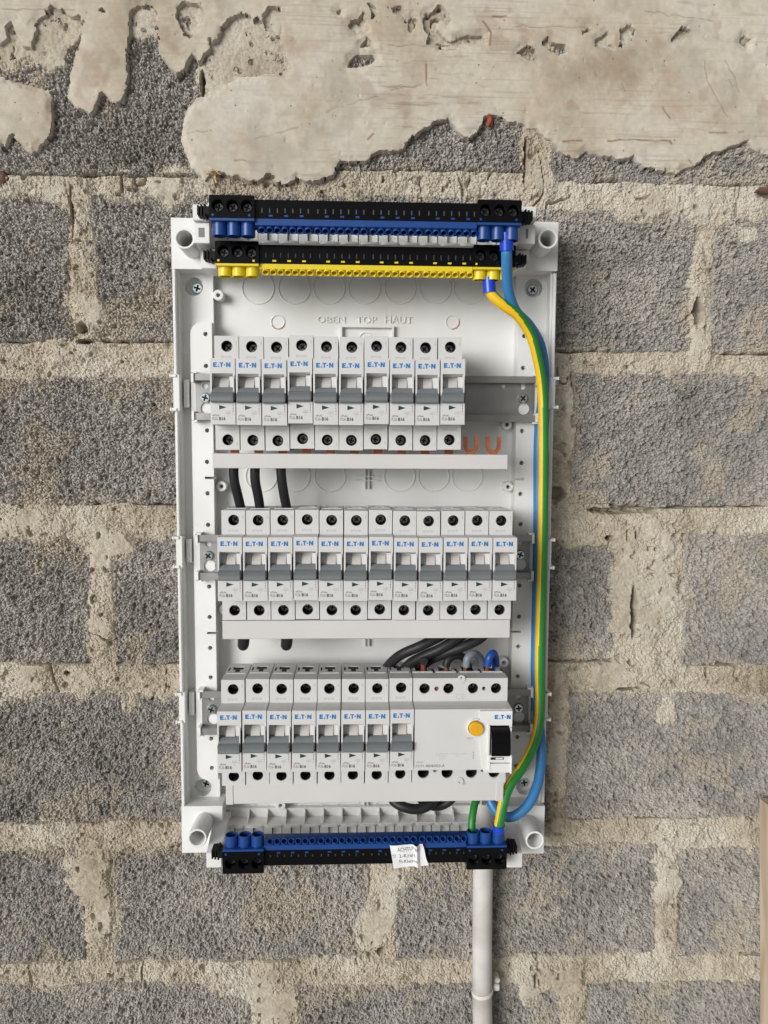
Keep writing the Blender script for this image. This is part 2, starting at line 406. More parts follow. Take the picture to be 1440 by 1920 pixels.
def grid_mesh(name, X, Z, H, keep, mats, cols=None, flat=True):
    ny, nx = X.shape
    idx = -np.ones(X.size, int)
    cell = keep[:-1, :-1] & keep[1:, :-1] & keep[:-1, 1:] & keep[1:, 1:]
    J, I = np.nonzero(cell)
    a = J*nx+I
    quads = np.stack([a, a+nx, a+nx+1, a+1], 1)     # faces the viewer (-Y)
    used = np.unique(quads); idx[used] = np.arange(len(used)); quads = idx[quads]
    co = np.stack([X.ravel()[used]*MM, -H.ravel()[used]*MM, Z.ravel()[used]*MM], 1).astype(np.float32)
    me = bpy.data.meshes.new(name)
    me.vertices.add(len(co)); me.vertices.foreach_set('co', co.ravel())
    me.loops.add(quads.size); me.loops.foreach_set('vertex_index', quads.ravel().astype(np.int32))
    me.polygons.add(len(quads)); me.polygons.foreach_set('loop_start', np.arange(0, quads.size, 4, dtype=np.int32))
    me.update(calc_edges=True)
    for m in mats: me.materials.append(m)
    if cols:
        for cn, arr in cols.items():
            at = me.attributes.new(cn, 'FLOAT', 'POINT'); at.data.foreach_set('value', arr.ravel()[used].astype(np.float32))
    if flat: me.shade_flat()
    else: me.shade_smooth()
    return me
# area that only the enclosure covers: left open, nothing of the wall shows there
HX0, HX1, HZ0, HZ1 = -112, 130, -296, 146
def hidden(x, z): return (x > HX0) & (x < HX1) & (z > HZ0) & (z < HZ1)

# ------------------------------------------------------------------ wall materials
def wall_mat(name, ramp, attr, attr_amt, scale1, scale2, bump, vamp=0.2):
    m = bpy.data.materials.new(name); m.use_nodes = True; n = m.node_tree; L = n.links
    b = n.nodes['Principled BSDF']; b.inputs['Roughness'].default_value = 0.95; b.inputs['Specular IOR Level'].default_value = 0.15
    tc = n.nodes.new('ShaderNodeTexCoord')
    n1 = n.nodes.new('ShaderNodeTexNoise'); n1.inputs['Scale'].default_value = scale1; n1.inputs['Detail'].default_value = 8; n1.inputs['Roughness'].default_value = 0.6
    L.new(tc.outputs['Object'], n1.inputs['Vector'])
    at = n.nodes.new('ShaderNodeAttribute'); at.attribute_name = attr
    ma = n.nodes.new('ShaderNodeMath'); ma.operation = 'MULTIPLY_ADD'; ma.inputs[1].default_value = attr_amt
    L.new(at.outputs['Fac'], ma.inputs[0]); L.new(n1.outputs['Fac'], ma.inputs[2])
    sb = n.nodes.new('ShaderNodeMath'); sb.operation = 'SUBTRACT'; sb.inputs[1].default_value = attr_amt*0.5
    L.new(ma.outputs[0], sb.inputs[0])
    rp = n.nodes.new('ShaderNodeValToRGB'); cr = rp.color_ramp
    while len(cr.elements) < len(ramp): cr.elements.new(0.5)
    for e, (p, c) in zip(cr.elements, ramp): e.position = p; e.color = (*c, 1)
    L.new(sb.outputs[0], rp.inputs['Fac'])
    # fine grain
    n2 = n.nodes.new('ShaderNodeTexNoise'); n2.inputs['Scale'].default_value = scale2; n2.inputs['Detail'].default_value = 5
    L.new(tc.outputs['Object'], n2.inputs['Vector'])
    mr = n.nodes.new('ShaderNodeMapRange'); mr.inputs['From Min'].default_value = 0.3; mr.inputs['From Max'].default_value = 0.7
    mr.inputs['To Min'].default_value = 1-vamp; mr.inputs['To Max'].default_value = 1+vamp*0.7
    L.new(n2.outputs['Fac'], mr.inputs['Value'])
    mx = n.nodes.new('ShaderNodeMix'); mx.data_type = 'RGBA'; mx.blend_type = 'MULTIPLY'; mx.inputs[0].default_value = 1
    L.new(rp.outputs[0], mx.inputs[6]); L.new(mr.outputs[0], mx.inputs[7])
    L.new(mx.outputs[2], b.inputs['Base Color'])
    bp = n.nodes.new('ShaderNodeBump'); bp.inputs['Distance'].default_value = bump*MM; bp.inputs['Strength'].default_value = 1
    L.new(n2.outputs['Fac'], bp.inputs['Height']); L.new(bp.outputs[0], b.inputs['Normal'])
    return m, n, mx, b, tc
m_block, n, mx, b, tc = wall_mat('porous_concrete', [(0.22, (0.215, 0.205, 0.19)), (0.45, (0.32, 0.302, 0.278)), (0.6, (0.40, 0.376, 0.343)), (0.8, (0.49, 0.46, 0.415))], 'grain', 0.34, 14, 1100, 0.45, 0.26)
# sandy dust rubbed on the blocks near joints
at = n.nodes.new('ShaderNodeAttribute'); at.attribute_name = 'dust'
md = n.nodes.new('ShaderNodeMix'); md.data_type = 'RGBA'; md.inputs[7].default_value = (0.44, 0.385, 0.31, 1)
n.links.new(at.outputs['Fac'], md.inputs[0]); n.links.new(mx.outputs[2], md.inputs[6]); n.links.new(md.outputs[2], b.inputs['Base Color'])
m_mortar, n, mx, b, tc = wall_mat('sandy_mortar', [(0.25, (0.27, 0.22, 0.16)), (0.40, (0.40, 0.345, 0.265)), (0.55, (0.49, 0.435, 0.355)), (0.72, (0.56, 0.52, 0.45))], 'grain', 0.22, 13, 800, 0.4, 0.16)
m_plaster, n, mx, b, tc = wall_mat('old_lime_plaster', [(0.28, (0.36, 0.30, 0.225)), (0.42, (0.47, 0.41, 0.325)), (0.52, (0.53, 0.475, 0.39)), (0.7, (0.56, 0.52, 0.45))], 'grain', 0.25, 16, 260, 0.05, 0.10)
# trowel lines, rusty streaks and specks
L = n.links
mp = n.nodes.new('ShaderNodeMapping'); mp.inputs['Scale'].default_value = (14, 1, 520); mp.inputs['Rotation'].default_value = (0, R(2), 0); L.new(tc.outputs['Object'], mp.inputs['Vector'])
nl = n.nodes.new('ShaderNodeTexNoise'); nl.inputs['Scale'].default_value = 1; nl.inputs['Detail'].default_value = 3; L.new(mp.outputs[0], nl.inputs['Vector'])
rl = n.nodes.new('ShaderNodeMapRange'); rl.inputs['From Min'].default_value = 0.54; rl.inputs['From Max'].default_value = 0.70; rl.inputs['To Max'].default_value = 0.55; L.new(nl.outputs['Fac'], rl.inputs['Value'])
patch = n.nodes.new('ShaderNodeTexNoise'); patch.inputs['Scale'].default_value = 11; L.new(tc.outputs['Object'], patch.inputs['Vector'])
pm = n.nodes.new('ShaderNodeMapRange'); pm.inputs['From Min'].default_value = 0.42; pm.inputs['From Max'].default_value = 0.58; L.new(patch.outputs['Fac'], pm.inputs['Value'])
mm_ = n.nodes.new('ShaderNodeMath'); mm_.operation = 'MULTIPLY'; L.new(rl.outputs[0], mm_.inputs[0]); L.new(pm.outputs[0], mm_.inputs[1])
m1 = n.nodes.new('ShaderNodeMix'); m1.data_type = 'RGBA'; m1.inputs[7].default_value = (0.30, 0.24, 0.18, 1)
L.new(mm_.outputs[0], m1.inputs[0]); L.new(mx.outputs[2], m1.inputs[6])
ns = n.nodes.new('ShaderNodeTexNoise'); ns.inputs['Scale'].default_value = 30; ns.inputs['Detail'].default_value = 5; ns.inputs['Distortion'].default_value = 0.6
mp2 = n.nodes.new('ShaderNodeMapping'); mp2.inputs['Location'].default_value = (4.2, 1, 2); L.new(tc.outputs['Object'], mp2.inputs['Vector']); L.new(mp2.outputs[0], ns.inputs['Vector'])
rs = n.nodes.new('ShaderNodeMapRange'); rs.inputs['From Min'].default_value = 0.54; rs.inputs['From Max'].default_value = 0.76; rs.inputs['To Max'].default_value = 0.55; L.new(ns.outputs['Fac'], rs.inputs['Value'])
m2 = n.nodes.new('ShaderNodeMix'); m2.data_type = 'RGBA'; m2.inputs[7].default_value = (0.36, 0.235, 0.15, 1)
L.new(rs.outputs[0], m2.inputs[0]); L.new(m1.outputs[2], m2.inputs[6])
vo = n.nodes.new('ShaderNodeTexVoronoi'); vo.inputs['Scale'].default_value = 95; vo.inputs['Randomness'].default_value = 1; L.new(tc.outputs['Object'], vo.inputs['Vector'])
vm = n.nodes.new('ShaderNodeMapRange'); vm.inputs['From Min'].default_value = 0.085; vm.inputs['From Max'].default_value = 0.03; vm.inputs['To Max'].default_value = 0.85; L.new(vo.outputs['Distance'], vm.inputs['Value'])
m3 = n.nodes.new('ShaderNodeMix'); m3.data_type = 'RGBA'; m3.inputs[7].default_value = (0.10, 0.075, 0.05, 1)
L.new(vm.outputs[0], m3.inputs[0]); L.new(m2.outputs[2], m3.inputs[6])
# broken edge shows whiter core
at = n.nodes.new('ShaderNodeAttribute'); at.attribute_name = 'core'
m4 = n.nodes.new('ShaderNodeMix'); m4.data_type = 'RGBA'; m4.inputs[7].default_value = (0.50, 0.48, 0.43, 1)
L.new(at.outputs['Fac'], m4.inputs[0]); L.new(m3.outputs[2], m4.inputs[6])
last = m4
for an, cc in (('rust', (0.20, 0.095, 0.05, 1)), ('scratch', (0.16, 0.125, 0.09, 1)), ('grime', (0.36, 0.32, 0.265, 1))):
    at = n.nodes.new('ShaderNodeAttribute'); at.attribute_name = an
    mk = n.nodes.new('ShaderNodeMix'); mk.data_type = 'RGBA'; mk.inputs[7].default_value = cc
    L.new(at.outputs['Fac'], mk.inputs[0]); L.new(last.outputs[2], mk.inputs[6]); last = mk
L.new(last.outputs[2], b.inputs['Base Color'])

# ------------------------------------------------------------------ wall: build
wall = thing('block_wall', 'rough grey concrete block wall with sandy mortar joints and peeling plaster on top', 'wall')
ST = 0.74
zt_, zb_ = 362, -545; xl_, xr_ = -325, 405
for k, bk in enumerate(BL):
    x0, x1, z0, z1 = max(bk[0], xl_), min(bk[1], xr_), max(bk[2], zb_), min(bk[3], zt_)
    xs = np.arange(x0-3, x1+3+ST, ST); zs = np.arange(z1+3, z0-3-ST, -ST)
    X, Z = np.meshgrid(xs, zs)
    H, e, v1, v2 = block_height(bk, X, Z, k)
    keep = (e > -2.0) & ~hidden(X, Z) & (X > xl_-1) & (X < xr_+1)
    if keep.sum() < 60: continue
    dust = sstep(14, 0, e)*0.55*sstep(-0.2, 0.35, fbm(X, Z, 14, 123, 4)) + 0.7*sstep(0.16, 0.42, fbm(X, Z, 34, 131+k, 4))
    grain = v1*0.65 + 0.35*v2 + 0.35*fbm(X, Z, 70, 150, 2)+0.3*(((k*37) % 11)/11-0.5)
    jx, jz = 0.3*vnoise(X, Z, 1.6, 7), 0.3*vnoise(X, Z, 1.6, 8)
    me = grid_mesh('concrete_block', X+jx, Z+jz, H, keep, [m_block], dict(grain=grain, dust=np.clip(dust, 0, 0.85)))
    link('concrete_block', me, wall)
xs = np.arange(xl_, xr_+ST, 0.9); zs = np.arange(zt_, zb_-ST, -0.9)
X, Z = np.meshgrid(xs, zs)
H, v1, ins = mortar_height(X, Z)
HB = np.full(X.shape, -50.0)
for k, bk in enumerate(BL):
    sel = (X > bk[0]) & (X < bk[1]) & (Z > bk[2]) & (Z < bk[3])
    h_, e_, _, _ = block_height(bk, X[sel], Z[sel], k); HB[sel] = np.where(e_ > 0.5, h_, -50)
keep = (H > HB-1.2) & ~hidden(X, Z)
kk = keep.copy()
for a in (-1, 1): kk |= np.roll(keep, a, 0) | np.roll(keep, a, 1)
keep = kk & ~hidden(X, Z)
grain = v1*0.6+0.4*fbm(X, Z, 40, 161, 3)+0.3
me = grid_mesh('mortar', X, Z, H, keep, [m_mortar], dict(grain=grain))
link('mortar', me, wall)

# plaster outline, traced in photo pixels
PL_MAIN = [(-140,-90),(-140,84),(0,80),(15,70),(10,50),(12,42),(22,36),(25,50),(30,65),(40,85),(58,88),(64,60),(70,35),(85,25),(95,8),(105,15),(118,18),(130,28),(140,30),(150,30),
 (155,45),(147,80),(138,110),(133,130),(126,160),(124,180),(132,192),(143,202),(155,204),(166,211),(175,205),(182,190),(186,176),(191,170),(200,180),(207,190),(218,194),(228,188),(237,165),(240,140),(237,110),(241,70),(243,30),(247,12),(262,8),(280,12),(293,20),(295,30),(293,60),(296,90),(305,110),(318,130),(330,138),(345,130),(353,112),(360,100),(366,108),(370,118),(378,115),(383,103),(395,92),(392,75),(398,80),(410,70),(418,48),(428,36),(440,28),(455,26),(472,30),(475,40),
 (480,33),(488,38),(497,52),(493,30),(505,13),(525,13),(527,22),(510,24),(506,40),(506,52),(520,68),(530,85),(540,105),(546,125),(530,135),(508,136),
 (480,140),(450,142),(420,152),(403,165),(390,176),(372,180),(360,188),(350,205),(343,220),(338,240),(336,255),(342,275),(348,292),(358,312),(372,328),(384,338),(392,326),
 (410,323),(430,330),(447,328),(460,336),(480,340),(496,330),(508,323),(514,336),(522,342),(535,346),(556,335),(580,338),(600,337),(625,328),(632,312),(638,301),(655,303),(668,300),(680,303),(693,300),(697,290),(712,284),(735,284),(747,283),(756,278),(765,265),(790,245),(806,236),(820,223),(832,224),(840,223),(850,235),(865,252),(880,257),(893,250),(903,235),(908,218),(920,216),(930,215),(945,218),(955,228),(968,230),(980,229),(990,238),(1005,238),(1012,246),(1022,258),(1036,264),(1050,280),(1062,290),(1076,296),(1090,292),(1100,283),(1112,289),(1130,291),(1150,291),(1160,296),(1178,296),(1190,290),(1195,300),(1208,313),(1225,318),(1240,319),(1258,321),(1271,324),(1285,315),(1300,314),(1312,304),(1320,294),(1335,285),(1352,282),(1370,275),(1388,270),(1402,263),(1410,275),(1430,286),(1450,290),(1560,292),(1560,-90)]
PL_TONGUE = [(-140,130),(0,140),(15,146),(30,148),(50,157),(80,163),(92,168),(97,180),(96,200),(98,215),(95,245),(88,262),(76,268),(70,277),(58,287),(47,280),(38,270),(30,262),(22,252),(16,252),(10,268),(0,280),(-140,285)]
PL_HOLES = [[(332,15),(343,2),(352,5),(378,8),(382,28),(372,50),(356,70),(345,62),(335,45),(330,30)],[(653,48),(665,38),(672,37),(680,28),(686,42),(683,60),(678,58),(674,50),(672,62),(665,60)],[(689,5),(708,12),(707,28),(698,35),(695,20)],[(675,86),(690,70),(697,82)],[(652,126),(658,110),(672,100),(690,103),(702,104),(704,110),(690,118),(670,123)],
 [(728,14),(752,12),(765,38),(772,30),(782,36),(779,50),(772,62),(766,55),(765,42),(752,25)],[(793,35),(800,28),(815,20),(823,10),(830,15),(845,38),(840,45),(828,36),(820,42),(820,55),(830,68),(845,78),(862,70),(875,67),(905,66),(905,75),(870,78),(845,84),(815,84),(800,82),(805,68),(793,50)],
 [(970,98),(980,90),(992,85),(998,92),(1005,90),(1005,110),(993,111),(985,105)],[(1014,80),(1028,70),(1033,80),(1050,83),(1062,83),(1065,97),(1048,102),(1034,96)],[(1116,86),(1117,73),(1130,67),(1139,55),(1145,62),(1141,76),(1149,88)],[(1161,86),(1165,60),(1178,48),(1190,55),(1192,62),(1182,75),(1170,88)],[(1259,76),(1268,60),(1288,49),(1293,62),(1275,71)],[(1389,77),(1398,67),(1404,72),(1402,88)],[(1094,58),(1101,55),(1103,58),(1095,60)],[(190,20),(200,22),(199,25)],[(392,85),(394,71),(397,84)],[(633,22),(638,18),(636,25)]]
def poly_sd(px, py, poly):
    p = np.array(poly, float); q = np.roll(p, -1, 0)
    ins = np.zeros(px.shape, bool); dmin = np.full(px.shape, 1e9)
    for (ax, ay), (bx, by) in zip(p, q):
        if ay != by:
            c = ((ay > py) != (by > py)) & (px < (bx-ax)*(py-ay)/(by-ay)+ax); ins ^= c
        t = np.clip(((px-ax)*(bx-ax)+(py-ay)*(by-ay))/max((bx-ax)**2+(by-ay)**2, 1e-9), 0, 1)
        dmin = np.minimum(dmin, (px-ax-t*(bx-ax))**2+(py-ay-t*(by-ay))**2)
    return np.where(ins, 1, -1)*np.sqrt(dmin)
PD = 6.2
def toW(poly, d=PD): return [W(x, y, d) for x, y in poly]
SP = 0.75
xs = np.arange(-310, 398, SP); zs = np.arange(358, 176, -SP)
X, Z = np.meshgrid(xs, zs)
sdm = poly_sd(X, Z, toW(PL_MAIN)); sdt = poly_sd(X, Z, toW(PL_TONGUE))
sd = np.maximum(sdm, sdt)
for hpoly in PL_HOLES: sd = np.minimum(sd, -poly_sd(X, Z, toW(hpoly)))
sd = sd + 1.3*vnoise(X, Z, 2.4, 201) + 1.3*vnoise(X, Z, 6, 203) - 1.6*sstep(0.28, 0.5, fbm(X, Z, 4, 207, 2))
H = PD + 1.2*fbm(X, Z, 90, 205, 2) + 0.25*fbm(X, Z, 12, 207, 2)
prof = sstep(-0.75, 0.35, sd)
rough = 0.8*fbm(X, Z, 4, 209, 3)
# edges: mostly a steep break, in places a worn chamfer
cham = 2.2*sstep(6, 0, sd)*sstep(-0.1, 0.4, fbm(X, Z, 30, 211, 2))
H = H*prof + (-2.0)*(1-prof) - cham + rough*sstep(2.5, 0, sd)*0.8
# shallow scars and cracks
H -= 0.5*sstep(0.52, 0.6, fbm(X, Z, 5, 217, 2)) - 0.12*fbm(X, Z, 2.2, 231, 2)
# marks seen on the plaster: polylines in photo pixels, width mm
def line_mask(lines, wd, wob=1.2):
    out = np.zeros(X.shape)
    for ln in lines:
        P_ = toW(ln)
        for (ax, az), (bx, bz) in zip(P_, P_[1:]):
            x0_, x1_, z0_, z1_ = min(ax, bx)-4, max(ax, bx)+4, min(az, bz)-4, max(az, bz)+4
            ii = (X > x0_) & (X < x1_) & (Z > z0_) & (Z < z1_)
            xx, zz = X[ii]+wob*vnoise(X[ii], Z[ii], 6, 301), Z[ii]+wob*vnoise(X[ii], Z[ii], 6, 303)
            t = np.clip(((xx-ax)*(bx-ax)+(zz-az)*(bz-az))/((bx-ax)**2+(bz-az)**2+1e-9), 0, 1)
            dd = np.hypot(xx-ax-t*(bx-ax), zz-az-t*(bz-az))
            out[ii] = np.maximum(out[ii], sstep(wd, wd*0.25, dd)*(0.55+0.9*(vnoise(xx, zz, 5, 305)+0.5)))
    return np.clip(out, 0, 1)
cr = line_mask([[(612,213),(640,198),(675,190),(708,182)],[(735,168),(770,162),(790,156)],[(480,262),(520,248),(558,238)],[(350,250),(395,246)],[(960,50),(1040,51),(1110,53)],[(730,84),(790,86),(860,92)],[(1320,112),(1328,150),(1365,220)],[(1358,110),(1378,145),(1386,175)],[(1210,20),(1290,32),(1340,38)],[(440,300),(500,306)],[(1166,155),(1172,170)],[(1368,148),(1373,160),(1378,158)],[(0,16),(60,16),(140,20)],[(400,120),(450,112)]], 0.6, 2.5)
ru = line_mask([[(1055,265),(1092,264)],[(1140,264),(1190,262),(1255,265),(1258,270)],[(1330,248),(1365,248)],[(1386,248),(1394,247)],[(798,120),(800,160)],[(906,40),(920,60),(918,85)],[(925,32),(950,30)],[(1243,200),(1256,222)],[(1292,300),(1298,306)],[(1345,250),(1362,249)],[(700,250),(690,262)]], 1.1)
st = np.clip(sstep(0.12, 0.5, fbm(X, Z, 30, 241, 4))*0.45 + 0.25*sstep(0.1, 0.45, fbm(X, Z, 7, 243, 3)), 0, 0.7)
ru = np.clip(ru + 0.35*sstep(0.30, 0.55, fbm(X, Z, 22, 247, 4)), 0, 1)
streak = np.clip(0.6*sstep(0.28, 0.5, fbm(X*0.12, Z*1.6, 2.6, 251, 3))*sstep(0.0, 0.3, fbm(X, Z, 45, 253, 2)), 0, 1)
H -= 0.35*cr - 0.5*sstep(0.2, 0.5, fbm(X, Z, 26, 263, 3))
keep = sd > -1.1
core = sstep(0.5, -0.1, sd)*0.9
me = grid_mesh('plaster', X, Z, H, keep, [m_plaster], dict(grain=0.5+fbm(X, Z, 60, 221, 2), core=core, rust=ru*0.75, scratch=np.clip(cr*0.5+streak*0.6, 0, 0.7), grime=st), False)
me.set_sharp_from_angle(angle=R(42))
link('plaster', me, wall)

# ------------------------------------------------------------------ enclosure
X0, X1, ZT, ZB = -136.4, 155.2, 171.6, -322.6
RIM = 30.0; FL = 6.0; CH = 14.0; SR = 22.0
board = thing('distribution_board', 'open white plastic distribution board enclosure screwed to the block wall', 'fuse box', ((X0+X1)/2, 0, ZB))
BO = ((X0+X1)/2, 0, ZB)
def bpart(name, mb, mats, **k): return part(name, mb, mats, board, BO, **k)
ixl = W(401, 900, SR)[0]; ixr = W(966, 900, SR)[0]         # inner edges of the raised side rails
oxl = W(361, 900, SR)[0]; oxr = W(1004, 900, SR)[0]
zc_t = W(360, 505, RIM)[1]; zc_b = W(370, 1512, RIM)[1]    # corner blocks end here
m = MB(); m.box(X0+1, X1-1, 1.5, FL, ZB+4, ZT-2); bpart('back_plate', m, MT['white'])
# channel floors with countersunk screw pockets
spx = [(363, 537), (1000, 540), (380, 1477), (984, 1475)]
SC = [W(x, y, CH) for x, y in spx]
for side in (0, 1):
    xa, xb = (X0+2.4, ixl) if side == 0 else (ixr, X1-2.4)
    hs_ = [circle(SC[side][0], SC[side][1], 7.2, 28), circle(SC[side+2][0], SC[side+2][1], 7.2, 28)]
    m = MB(); m.slab(rect(xa, ZB+16, xb, ZT-2.4), hs_, FL-0.5, CH)
    bpart('channel_floor', m, MT['white'])
# outer rim walls, slightly wavy front edge line
for (xa, xb) in ((X0, X0+2.4), (X1-2.4, X1)):
    m = MB(); m.cbox(xa, xb, 1, RIM, zc_b-1, zc_t+1, 0.6); bpart('rim', m, MT['white'])
m = MB(); m.box(X0+22, X1-22, 1, 22, ZT-2.4, ZT); bpart('rim', m, MT['white'])
for (xa, xb) in ((X0+2.3, X0+3.6), (X1-3.6, X1-2.3)):
    m = MB(); m.box(xa, xb, CH-1, RIM-5, ZB+20, ZT-10); bpart('rim_lip', m, MT['white'])
# corner blocks and hollow posts
def corner(pxa, pxb, pya, pyb, post, d1=RIM+0.5):
    xa, z1 = W(pxa, pya, d1); xb, z0 = W(pxb, pyb, d1)
    if pxa < 600: xa = X0-0.15
    else: xb = X1+0.15
    cx, cz = W(post[0], post[1], 58)
    m = MB(); m.slab(rect(xa, z0, xb, z1), [circle(cx, cz, 5.0, 24)], d1-3, d1)
    m.box(xa+0.1, xb-0.1, 2, d1-14, z0+0.1, z1-0.1)
    m.box(xa+0.05, xa+2.2, 3, d1-3, z0, z1); m.box(xb-2.2, xb-0.05, 3, d1-3, z0, z1)
    m.box(xa+2.2, xb-2.2, 3, d1-3, z0, z0+2); m.box(xa+2.2, xb-2.2, 3, d1-3, z1-2, z1)
    c = bpart('corner_block', m, MT['white'])
    m = MB(); m.pipe((cx, d1-2, cz), (cx, 58, cz), 7.3, 5.7, 32, 0, 1.45)
    p = bpart('screw_post', m, MT['white'])
    m = MB(); m.cyl((cx, d1-14.2, cz-1.0), (cx, d1-13.6, cz-1.0), 3.6, n=18); bpart('post_hole_shade', m, MT['dark']); return c  # dark disc paints the shade at the bottom of the hollow post
corner(320, 400, 408, 505, (346, 447)); corner(966, 1046, 415, 508, (1028, 447))
corner(344, 418, 1512, 1598, (370, 1572)); corner(945, 1021, 1512, 1600, (1003, 1576))
# raised side rails with rows of small holes and two slots
holesL = [(385,626),(386,686),(388,807),(388,866),(389,925),(390,984),(392,1100),(393,1157),(394,1215),(395,1270),(396,1385),(397,1440)]
holesR = [(983,630),(981,690),(979,808),(978,868),(976,926),(976,983),(974,1098),(973,1156),(972,1212),(971,1268),(970,1382),(968,1436)]
zsr1 = W(380, 604, SR)[1]; zsr0 = W(385, 1463, SR)[1]
for side, hl in ((0, holesL), (1, holesR)):
    xm = (ixl-7.0) if side == 0 else (ixr+7.0)
    hs_ = [circle(*W(px, py, SR), 1.75, 12) for px, py in hl]
    sg = 1 if side == 0 else -1
    xi = ixl if side == 0 else ixr; xo = oxl if side == 0 else oxr
    zs_ = [W(390, 896, SR)[1], W(390, 1187, SR)[1]]
    pts = [(xi, zsr0), (xi, zs_[1]-0.9), (xm, zs_[1]-0.9), (xm, zs_[1]+0.9), (xi, zs_[1]+0.9), (xi, zs_[0]-0.9), (xm, zs_[0]-0.9), (xm, zs_[0]+0.9), (xi, zs_[0]+0.9), (xi, zsr1)]
    rr = 9
    for i in range(7):
        t = R(90*i/6); pts.append((xo+sg*(rr-rr*math.sin(t)), zsr1-(rr-rr*math.cos(t))))
    for i in range(7):
        t = R(90*i/6); pts.append((xo+sg*(rr-rr*math.cos(t)), zsr0+(rr-rr*math.sin(t))))
    m = MB(); m.slab(pts, hs_, CH-0.5, SR)
    bpart('side_rail', m, MT['white'])
# mounting screws in the four pockets
def screw_mesh(name, r, h, m_head, seed=0):
    rs = random.Random(seed); mb = MB(); a = rs.random()*1.5
    cw, cl = r*0.17, r*0.62; pts = []
    for k in range(4):
        t = a+k*math.pi/2; c, s_ = math.cos(t), math.sin(t)
        for (u, v) in ((cl, -cw), (cl, cw), (cw, cw)): pts.append((u*c-v*s_, u*s_+v*c))
    mb.slab(circle(0, 0, r*0.80, 24), [pts], h*0.55, h)
    # domed shoulder
    n = 24; vs = []
    for rr, dd in ((r, 0), (r, h*0.35), (r*0.93, h*0.75), (r*0.80, h)):
        vs += [(rr*math.cos(2*math.pi*i/n), dd, rr*math.sin(2*math.pi*i/n)) for i in range(n)]
    fs = []
    for k in range(3): fs += [(k*n+i, k*n+(i+1) % n, (k+1)*n+(i+1) % n, (k+1)*n+i) for i in range(n)]
    mb.add(vs, fs, 0)
    mb.cyl((0, 0, 0), (0, h*0.4, 0), r*0.9, n=16, mi=1)
    return mb.mesh(name, [m_head, MT['dark']], ang=50)
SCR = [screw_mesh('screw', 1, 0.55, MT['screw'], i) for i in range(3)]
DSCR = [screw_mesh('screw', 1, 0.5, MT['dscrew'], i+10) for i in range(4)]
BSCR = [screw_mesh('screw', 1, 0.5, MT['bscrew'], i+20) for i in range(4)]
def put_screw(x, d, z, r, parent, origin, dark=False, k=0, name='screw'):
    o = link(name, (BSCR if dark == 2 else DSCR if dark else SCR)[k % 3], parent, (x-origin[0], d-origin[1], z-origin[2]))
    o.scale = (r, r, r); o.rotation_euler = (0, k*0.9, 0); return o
for i, (x, z) in enumerate(SC):
    put_screw(x+(1.6 if i % 2 == 0 else 0.8), FL, z-(0.2 if i < 2 else -0.8), 4.3, board, BO, False, i)
# snap clips on the long edges
for sgn, xe, ys in ((-1, X0, (705, 768, 1008, 1062, 1300, 1352)), (1, X1, (710, 764, 1012, 1064, 1300, 1348))):
    for k in range(0, 6, 2):
        za, zb = W(330 if sgn < 0 else 1035, ys[k], RIM)[1], W(330 if sgn < 0 else 1035, ys[k+1], RIM)[1]
        m = MB()
        xx = sorted((xe-sgn*4.2, xe+sgn*0.5)); m.box(xx[0], xx[1], 20, RIM+1.2, zb-1, za+1)
        for zz in (za, zb):
            xx = sorted((xe-sgn*2, xe+sgn*2.2)); m.box(xx[0], xx[1], 21, RIM+2.6, zz-1.0, zz+1.0)
            xx = sorted((xe+sgn*1.6, xe+sgn*3.0)); m.box(xx[0], xx[1], 22, RIM+2.9, zz-1.2, zz+1.4)
        xx = sorted((xe-sgn*5.5, xe-sgn*9.5)); m.box(xx[0], xx[1], CH-1, RIM-7, zb+2, za-2)
        bpart('snap_clip', m, MT['white'], bevel=0.25)
# knock-out rings on the back plate
def ring(mb, cx, cz, r, w_=0.55, d0=FL-0.2, d1=FL+0.8, n=48, a0=0, a1=360, mi=0):
    vs = []; N = n+1
    for i in range(N):
        t = R(a0+(a1-a0)*i/n); c, s_ = math.cos(t), math.sin(t)
        for rr, dd in ((r-w_, d0), (r-w_*0.5, d1), (r+w_*0.5, d1), (r+w_, d0)): vs.append((cx+rr*c, dd, cz+rr*s_))
    fs = [(i*4+k, i*4+k+1, (i+1)*4+k+1, (i+1)*4+k) for i in range(n) for k in range(3)]
    mb.add(vs, fs, mi)
for yy, xs_ in ((540, (484, 552, 617, 683, 750, 816, 880)), (893, (490, 552, 619, 749, 813, 876)), (1168, (490, 552, 619, 749, 813)), (1484, (490, 552, 619, 690, 749, 813))):
    for xx in xs_:
        m = MB(); ring(m, *W(xx, yy, FL), 12.4); bpart('knockout', m, MT['white'])
for xx in (521, 848):
    m = MB(); ring(m, *W(xx, 604, FL), 5.2, 0.5); bpart('gate_mark', m, MT['white'])
    m = MB(); ring(m, *W(xx, 604, FL), 5.25, 0.5, FL, FL+1.0, 20, -150 if xx < 700 else -95, -30 if xx < 700 else 20); bpart('gate_stain', m, MT['stain'])
